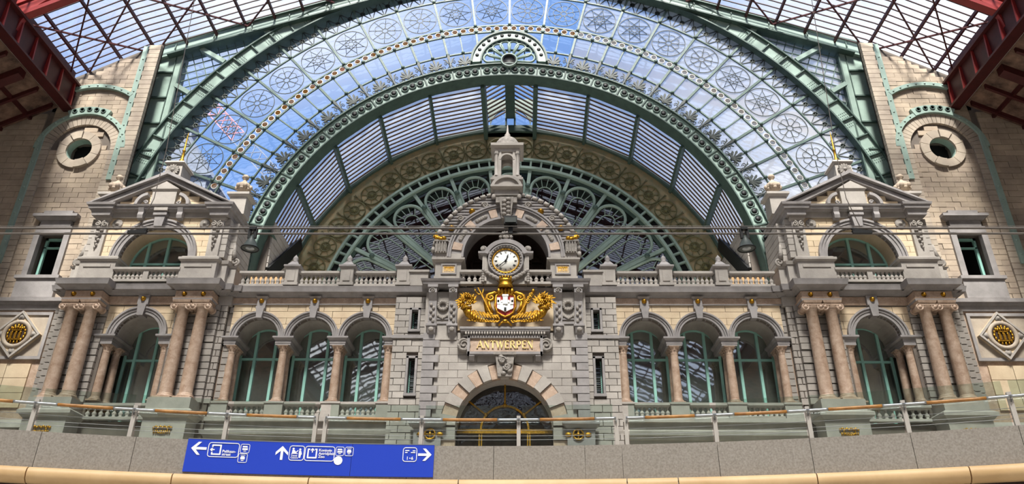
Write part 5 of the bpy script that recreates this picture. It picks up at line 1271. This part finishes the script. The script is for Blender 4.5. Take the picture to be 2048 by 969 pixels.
    rm = put('wall_room', MB(s).box(17, 23.5, 42.4, 42.5, 17.7, 22.2).box(17, 23.5, 40.9, 42.5, 22.2, 22.3).box(17, 17.1, 40.9, 42.5, 17.7, 22.2).box(23.4, 23.5, 40.9, 42.5, 17.7, 22.2), 'interior')
    tag(rm, 'dim plain room behind the upper pavilion window', 'wall', 'upper pavilion rooms', 'structure')
    # entablature and pediment
    p = thing('pediment', 'triangular stone pediment with a central block and curved scroll brackets', 'pediment', (s*XT, 39.3, 22), 'pavilion pediments')
    put('architrave', MB(s).box(XT-3.9, XT+3.9, 39.3, 42.4, 21.98, 22.3), 'grey', p)
    put('cornice', MB(s).stack(XT-3.85, XT+3.85, 39.2, 42.4, [(22.3, 22.4, .02, .1), (22.4, 22.56, .2, .24), (22.56, 22.66, .3, .34)]), 'trim', p)
    for e in (-1, 1):
        a, b = sorted((XT+e*2.95, XT+e*4.0)); put('corner_cornice', MB(s).stack(a, b, 39.0, 42.4, [(22.0, 22.2, .02, .04), (22.2, 22.36, .06, .1), (22.36, 22.56, .2, .24), (22.56, 22.7, .3, .34)]), 'trim', p)
        A, B = (XT+e*4.34, 22.68), (XT, 24.9)
        put('raking_cornice', MB(s).prism([A, B, (B[0], B[1]-.22), (A[0]-e*.1, A[1]-.02)], 38.72, 42.4).prism([(XT+e*3.9, 22.68), (XT, 24.68), (XT, 24.38), (XT+e*3.3, 22.68)], 38.92, 42.4), 'trim', p)
        put('curved_bracket', MB(s).ring(XT+e*.82, 22.66, .62, .8, *((10, 90) if e > 0 else (-90, -10)), 38.85, 39.4, 10).tube([(x, 38.95, z) for x, z in spiral(XT+e*.98, 22.82, .13, 1.3, 0, e)], .05, 5), 'trim', p)
        put('hanging_console', MB(s).prism_yz([(39.3, 21.75), (39.0, 21.8), (38.95, 22.0), (39.0, 22.2), (38.9, 22.45), (39.3, 22.45)], XT+e*1.15-.16, XT+e*1.15+.16), 'trim', p)
        a, b = sorted((XT+e*.85, XT+e*3.2))
        for k in range(4):
            z = 22.68+.36*k; xo = 3.2*(1-(z+.3-22.68)/1.75)
            if xo > 1.0: blk(p, 'cream', *sorted((XT+e*.72, XT+e*xo)), 39.22, 39.4, z, z+.33, s)
    put('tympanum', MB(s).prism([(XT-3.3, 22.6), (XT+3.3, 22.6), (XT, 24.5)], 39.35, 42.4), 'mortar', p)
    put('central_block', MB(s).box(XT-.72, XT+.72, 38.95, 39.5, 22.66, 23.62).stack(XT-.72, XT+.72, 38.95, 39.5, [(23.55, 23.7, .0, .1)]).prism([(XT-.86, 23.7), (XT+.86, 23.7), (XT, 24.22)], 38.86, 39.4).box(XT-.4, XT+.4, 38.95, 39.4, 22.3, 22.7), 'grey', p)
    # acroterion block and gilt spike
    t = thing('acroterion', 'shell-carved stone block with a gilded spike on the pediment peak', 'acroterion', (s*XT, 40.0, 24.8), 'pediment acroteria')
    put('block', MB(s).stack(XT-.5, XT+.5, 39.3, 40.6, [(24.3, 25.7, .06, -.02), (25.7, 25.8, .02, .1), (25.8, 25.95, .12, .05)], 1), 'grey', t)
    q = MB(s)
    for a in range(-150, 151, 25): q.leaf([(XT+.08*sin(rad(a)), 25.25+.08*cos(rad(a))), (XT+.28*sin(rad(a)), 25.25+.28*cos(rad(a))), (XT+.4*sin(rad(a)), 25.25+.38*cos(rad(a)))], [.06, .14, .06], 39.16, 39.28)
    q.ell(XT, 39.18, 25.25, .12, .1, .12)
    put('shell', q, 'carved', t)
    put('gilt_spike', MB(s).frust(XT-.3, XT+.3, 39.7, 40.3, 25.95, 26.12, 0, -.1, 1).lathe(XT, 40, 26.1, [(.17, 0), (.2, .1), (.11, .2), (.16, .34), (.09, .46), (.075, 1.0), (.12, 1.06), (.06, 1.14), (.045, 2.0), (0, 2.5)], 10), 'gold', t)
    # urns
    for e in (-1, 1):
        x = XT+e*3.95; y = 40.6; pos_ = ('outer' if e > 0 else 'inner')
        t = thing('urn', 'carved stone urn with knob lid, '+pos_+' pavilion corner', 'urn', (s*x, y, 22.7), pos_+' corner urns')
        put('pedestal', MB(s).stack(x-.5, x+.5, y-.5, y+.5, [(22.7, 23.9, .0, .0), (23.9, 24.0, .02, .14), (24.0, 24.15, .18, .18)], 1), 'grey', t)
        put('bowl', MB(s).lathe(x, y, 24.15, [(.26, 0), (.26, .08), (.13, .16), (.12, .24), (.3, .36), (.42, .56), (.44, .74), (.36, .9), (.28, .95)], 16), 'wallstone', t)
        q = MB(s)
        for i in range(6): a = pi/3*i; q.ell(x+.42*cos(a), y+.42*sin(a), 24.8, .14, .14, .17, 8, 6); q.ell(x+.36*cos(a+.5), y+.36*sin(a+.5), 24.62, .12, .12, .1, 7, 5)
        put('carved_heads', q, 'wallstone', t)
        put('lid', MB(s).lathe(x, y, 25.08, [(.3, 0), (.2, .1), (.12, .2), (.1, .3), (.2, .4), (.22, .5), (.14, .62), (0, .68)], 12), 'wallstone', t)

# ================================================================== OVERHEAD WIRES AND LAMPS
YW = 25.0
for i, (z, nm) in enumerate(((13.53, 'upper'), (13.33, 'lower'))):
    t = put('overhead_wire', MB().tube([(x, YW+.05*i, z-.0004*(20-abs(x))) for x in range(-34, 35, 2)], .04, 6), 'wire', at=(0, YW, z))
    tag(t, nm+' of two thin dark wires stretched across the hall before the clock', 'wire')
t = put('overhead_wire', MB().tube([(x, YW-.3, 13.45) for x in range(-34, 35, 2)], .012, 4), 'wire', at=(0, YW-.3, 13.45)); tag(t, 'hair-thin middle wire between the two wires across the hall', 'wire')
for s in (-1, 1):
    t = put('hanging_cable', MB(s).tube([(13.7, YW, 30), (13.5, YW, 24.9), (13.05, YW, 17.0), (13.05, YW, 14.8), (13.35, YW, 13.45)], .016, 4), 'wire', at=(s*13.4, YW, 13.4)); tag(t, 'thin cable hanging from the roof to the cross wires', 'cable', 'hanging cables')
    t = thing('insulator', 'small black clamp joining a hanging cable to the cross wires', 'clamp', (s*13.3, YW, 13.4), 'wire clamps'); put('clamp_body', MB(s).box(13.0, 13.7, YW-.06, YW+.08, 13.3, 13.42).beam((13.0, YW, 13.5), (13.7, YW, 13.35), .08, .08), 'black', t)
    x = 9.05
    t = thing('bell_lamp', 'grey bell-shaped hall lamp hanging from the cross wires', 'lamp', (s*x, YW, 12.7), 'bell lamps')
    put('shade', MB(s).lathe(x, YW, 12.68, [(.31, 0), (.31, .03), (.27, .05), (.17, .3), (.1, .42), (.09, .5)], 20), 'iron', t)
    put('rim', MB(s).tube([(x+.31*cos(2*pi*i/24), YW+.31*sin(2*pi*i/24), 12.68) for i in range(24)], .025, 6, True), 'black', t)
    put('lens', MB(s).lathe(x, YW, 12.66, [(0, -.03), (.14, 0), (.2, .06)], 16), 'steel', t)
    put('bracket', MB(s).box(x-.16, x-.06, YW-.05, YW+.05, 13.1, 13.5).box(x+.06, x+.16, YW-.05, YW+.05, 13.1, 13.5).box(x-.12, x+.12, YW-.1, YW+.1, 13.45, 13.58), 'black', t)
t = thing('floodlight', 'black box floodlight clamped to the cross wires before the clock arch', 'lamp', (.5, YW, 13.6))
put('housing', MB().box(.24, .72, YW-.2, YW+.12, 13.62, 13.95), 'black', t); put('front', MB().box(.28, .68, YW-.24, YW-.2, 13.66, 13.86), 'iron', t); put('clamp', MB().box(.4, .56, YW-.05, YW+.05, 13.3, 13.62), 'black', t)

# ================================================================== CURVED PARAPET, GLASS RAIL, SIGN
PX, PY, PR = -.323, -13.811, 30.02
def pp(ang, r=PR): return (PX+r*sin(rad(ang)), PY+r*cos(rad(ang)))
def arcwall(a0, a1, r0, r1, z0, z1, n=8):
    mb = MB(); vs = []; fs = []
    for i in range(n+1):
        a = a0+(a1-a0)*i/n
        for r, z in ((r0, z0), (r1, z0), (r1, z1), (r0, z1)): p = pp(a, r); vs.append((p[0], p[1], z))
    for i in range(n):
        for j in range(4): fs.append((4*i+j, 4*i+(j+1) % 4, 4*i+4+(j+1) % 4, 4*i+4+j))
    return mb.add(vs, fs+[(0, 3, 2, 1), (4*n, 4*n+1, 4*n+2, 4*n+3)])
pa = thing('parapet', 'curved speckled granite parapet of the concourse edge above the platforms', 'parapet', (PX, 16.2, 2.9))
seams = [-26, -21, -15.9, -12.6, -9.2, -5.8, -2.2, 1.2, 4.8, 6.25, 9.9, 13.3, 16.8, 20.3, 26]
for a, b in zip(seams, seams[1:]): put('slab', arcwall(a+.009, b-.009, PR, PR+.2, 2.86, 3.6, 6), 'granite', pa)
lipz = 2.9
lp_ = thing('edge_moulding', 'rounded pale wooden nosing along the foot of the curved parapet', 'moulding', (PX, 16.0, 2.7))
ls = [-26, -21, -15.95, -10.95, -5.91, -.14, 6.37, 8.3, 13.31, 18.37, 26]
for a, b in zip(ls, ls[1:]):
    mb = MB(); vs = []; fs = []; n = 10; pr = [(.1, 2.905), (-.1, 2.9), (-.17, 2.86), (-.19, 2.78), (-.16, 2.68), (-.06, 2.62), (.1, 2.6)]; kk = len(pr)
    for i in range(n+1):
        an = a+.02+(b-a-.04)*i/n
        for dr_, z in pr: p = pp(an, PR+dr_); vs.append((p[0], p[1], z))
    for i in range(n):
        for j in range(kk): fs.append((kk*i+j, kk*i+(j+1) % kk, kk*(i+1)+(j+1) % kk, kk*(i+1)+j))
    mb.add(vs, fs, True); mb.add(vs[:kk], [list(range(kk))]); mb.add(vs[-kk:], [list(range(kk))])
    put('nosing', mb, 'lip', lp_)
sl_ = put('floor_edge', arcwall(-30, 30, PR+.05, PR+.6, 1.2, 2.62, 30), 'brown'); tag(sl_, 'dark underside of the concourse slab below the nosing', 'floor', kind='structure')  # shade beneath the slab is given by its dark brown colour
sl_ = put('floor_edge', arcwall(-30, 30, PR+.1, PR+12, 2.3, 2.7, 30), 'floor'); tag(sl_, 'concourse floor slab just behind the curved parapet', 'floor', kind='structure')
rl = thing('glass_railing', 'curved glass railing with flat metal posts and a wood and chrome handrail', 'railing', (PX, 16.3, 3.6))
posts = [-23.3, -19.85, -16.4, -12.9, -9.43, -5.98, -5.59, -1.74, 2.18, 6.09, 6.48, 9.93, 13.42, 16.82, 20.33, 23.8]
for a in posts:
    p = pp(a, PR+.1); put('post', MB().box(-.04, .04, -.05, .05, 3.5, 4.25), 'postmetal', rl, at=(0, 0, 3.5))
    o = bpy.data.objects[rl.children[-1].name]; o.location = Vector((p[0], p[1], 3.5))-WL[rl]; o.rotation_euler = (0, 0, -rad(a)); WL[o] = Vector((p[0], p[1], 3.5))
def arctube(a0, a1, r, z, t, n=6, k=8): return MB().tube([(*pp(a0+(a1-a0)*i/k, r), z) for i in range(k+1)], t, n)
for a, b in zip(posts, posts[1:]):
    if b-a < 1: continue
    g = arcwall(a+.12, b-.12, PR+.16, PR+.172, 3.56, 4.5, 6); put('glass_pane', g, 'railglass', rl)
    for z in (3.75, 3.83, 3.95): put('cable', arctube(a, b, PR+.1, z, .006, 4), 'cablegrey', rl)
    u = (b-a)*.22
    put('chrome_sleeve', arctube(a, a+u, PR+.0, 4.15, .03), 'steel', rl); put('chrome_sleeve', arctube(b-u, b, PR+.0, 4.15, .03), 'steel', rl)
    put('wood_handrail', arctube(a+u, b-u, PR+.0, 4.15, .034), 'wood', rl)
    for q in (a, b):
        p0, p1 = pp(q, PR+.06), pp(q, PR); put('handrail_bracket', MB().tube([(p0[0], p0[1], 4.06), (p1[0], p1[1], 4.07), (p1[0], p1[1], 4.13)], .012, 5), 'steel', rl)
# blue direction sign
S0, S1 = -10.68, -1.16
sg = thing('direction_sign', 'long blue station direction sign with white arrows on the granite parapet', 'sign', (*pp(-6), 2.95))
AV = 180/pi/PR
put('panel', arcwall(S0, -4.4, PR-.045, PR, 2.955, 3.605, 12), 'signblue', sg); put('panel', arcwall(-4.385, S1, PR-.045, PR, 2.955, 3.605, 8), 'signblue', sg)
put('edge_trim', arcwall(S0, S1, PR-.05, PR, 3.605, 3.62, 20), 'steel', sg)
LEN = 4.97
def sf(u, v, d=0): a = S0+u*AV; p = pp(a, PR-.05-d); return (p[0], p[1], 3.605-v)
def splate(name, poly, m='signwhite', d=0, th=.006):
    """flat print: polygon in sign metres (u along, v down)"""
    mb = MB(); n = len(poly); vs = [sf(u, v, d+th) for u, v in poly]+[sf(u, v, d-.004) for u, v in poly]
    mb.add(vs, [list(range(n))]+[(i, i+n, (i+1) % n+n, (i+1) % n) for i in range(n)])
    return put(name, mb, m, sg)
def sline(pts, w, closed=False):
    mb = MB(); seg = list(zip(pts, pts[1:]+pts[:1])) if closed else list(zip(pts, pts[1:]))
    for (a, b), (c, d) in seg:
        l = math.hypot(c-a, d-b) or 1; nx, ny = -(d-b)/l*w/2, (c-a)/l*w/2; ex, ey = (c-a)/l*w/2*.6, (d-b)/l*w/2*.6
        q = [(a-ex+nx, b-ey+ny), (c+ex+nx, d+ey+ny), (c+ex-nx, d+ey-ny), (a-ex-nx, b-ey-ny)]
        vs = [sf(u, v, .006) for u, v in q]+[sf(u, v, -.004) for u, v in q]
        mb.add(vs, [(0, 1, 2, 3)]+[(i, i+4, (i+1) % 4+4, (i+1) % 4) for i in range(4)])
    return mb
def rbox(u0, u1, v0, v1, w=.014, r=.05):
    pts = []
    for cx, cy, a0 in ((u1-r, v0+r, -90), (u1-r, v1-r, 0), (u0+r, v1-r, 90), (u0+r, v0+r, 180)):
        for k in range(5): a = rad(a0+22.5*k); pts.append((cx+r*cos(a), cy+r*sin(a)))
    put('pictogram_frame', sline(pts, w, True), 'signwhite', sg)
def stext(body, u, v, size):
    me = text_mesh(body, size, 'signwhite', 'lettering', .003); a = S0+u*AV
    p = sf(u, v, .004); o = link('lettering', me, sg, p, (pi/2, 0, -rad(a)))
def arrow(cu, cv, d, L_, hw, t):
    """d: 'l','r','u' """
    pts = [(-L_/2, 0), (-L_/2+hw, -hw), (-L_/2+hw+t*1.2, -hw), (-L_/2+t*1.9, -t/2), (L_/2, -t/2), (L_/2, t/2), (-L_/2+t*1.9, t/2), (-L_/2+hw+t*1.2, hw), (-L_/2+hw, hw)]
    f = {'l': lambda x, y: (cu+x, cv+y), 'r': lambda x, y: (cu-x, cv+y), 'u': lambda x, y: (cu+y, cv+x)}[d]
    # split into convex pieces: head blades and shaft
    P = [f(*q) for q in pts]; tip = P[0]
    splate('arrow', [P[0], P[1], P[2], P[3]]); splate('arrow', [P[0], P[8], P[7], P[6]]); splate('arrow', [P[0], P[3], P[4], P[5], P[6]])
arrow(.235, .185, 'l', .30, .13, .05)
rbox(.42, 1.02, .06, .34)
put('exit_icon', sline([(.50, .14), (.50, .11), (.66, .11), (.66, .29), (.50, .29), (.50, .26)], .028), 'signwhite', sg); arrow(.50, .2, 'l', .09, .035, .02)
stext('Pelikaan-', .70, .25, .075); stext('straat', .70, .31, .075)
def bus(u, v):
    splate('bus_icon', [(u-.05, v-.05), (u+.04, v-.05), (u+.05, v-.02), (u-.05, v-.02)]); splate('bus_icon', [(u-.05, v-.005), (u+.055, v-.005), (u+.055, v+.03), (u-.05, v+.03)])
    splate('bus_icon', [(u-.025, v+.045), (u+.025, v+.045), (u+.025, v+.058), (u-.025, v+.058)])
def tram(u, v):
    splate('tram_icon', [(u-.045, v-.06), (u+.045, v-.06), (u+.045, v-.052), (u-.045, v-.052)]); splate('tram_icon', [(u-.03, v-.035), (u+.03, v-.035), (u+.045, v-.005), (u+.04, v+.03), (u-.04, v+.03), (u-.045, v-.005)])
    splate('tram_icon', [(u-.025, v+.045), (u+.025, v+.045), (u+.025, v+.058), (u-.025, v+.058)])
rbox(1.05, 1.225, .07, .245, .01, .03); bus(1.137, .155)
rbox(1.03, 1.205, .26, .435, .01, .03); tram(1.117, .345)
arrow(1.88, .22, 'u', .28, .125, .05)
rbox(2.03, 2.325, .07, .36)
for (u, v, k) in ((2.105, .13, 0), (2.24, .14, 1)):
    splate('person_icon', [(u+.022*cos(a), v+.022*sin(a)) for a in [i*pi/5 for i in range(10)]])
splate('person_icon', [(2.085, .155), (2.13, .155), (2.16, .19), (2.2, .15), (2.205, .165), (2.165, .215), (2.08, .215)])
splate('person_icon', [(2.22, .165), (2.262, .165), (2.285, .24), (2.268, .245), (2.258, .31), (2.225, .31), (2.22, .24)])
splate('person_icon', [(2.07, .22), (2.2, .22), (2.2, .232), (2.07, .232)])
stext('Travel', 2.065, .283, .05); stext('Centre', 2.065, .325, .05)
rbox(2.345, 2.94, .07, .36)
put('exit_icon', sline([(2.43, .13), (2.405, .13), (2.405, .3), (2.575, .3), (2.575, .13), (2.55, .13)], .028), 'signwhite', sg); arrow(2.49, .15, 'u', .09, .035, .02)
stext('Koningin', 2.62, .17, .075); stext('Astridplein', 2.62, .235, .075); stext('Zoo', 2.62, .30, .075)
rbox(2.965, 3.13, .07, .245, .01, .03); bus(3.047, .155); rbox(3.155, 3.32, .07, .245, .01, .03); tram(3.237, .155)
splate('round_badge', [(3.03+.088*cos(a), .345+.088*sin(a)) for a in [i*pi/12 for i in range(24)]])
put('badge_lines', sline([(3.0, .34), (3.03, .31), (3.08, .33)], .006), 'iron', sg); put('badge_lines', sline([(3.0, .37), (3.04, .345), (3.05, .38)], .006), 'iron', sg)
rbox(4.35, 4.63, .06, .34)
for u, v, w_ in ((4.39, .11, .085), (4.39, .15, .05), (4.545, .115, .055), (4.51, .15, .09)): splate('track_dashes', [(u, v), (u+w_, v), (u+w_, v+.018), (u, v+.018)])
stext('1', 4.42, .305, .09); stext('6', 4.52, .305, .09); splate('dot', [(4.495+.013*cos(a), .275+.013*sin(a)) for a in [i*pi/4 for i in range(8)]])
arrow(4.80, .20, 'r', .28, .125, .05)

# ================================================================== labels: tell the two mirrored halves apart by the sign
for o in list(COL.objects):
    if o.parent or 'label' not in o or 'group' not in o: continue
    x = o.location.x
    if abs(x) < .3 and o.type == 'MESH': x = sum(v[0] for v in o.bound_box)/8
    if abs(x) > .3: o['label'] += ', on the blue-sign side' if x < 0 else ', opposite the blue-sign side'
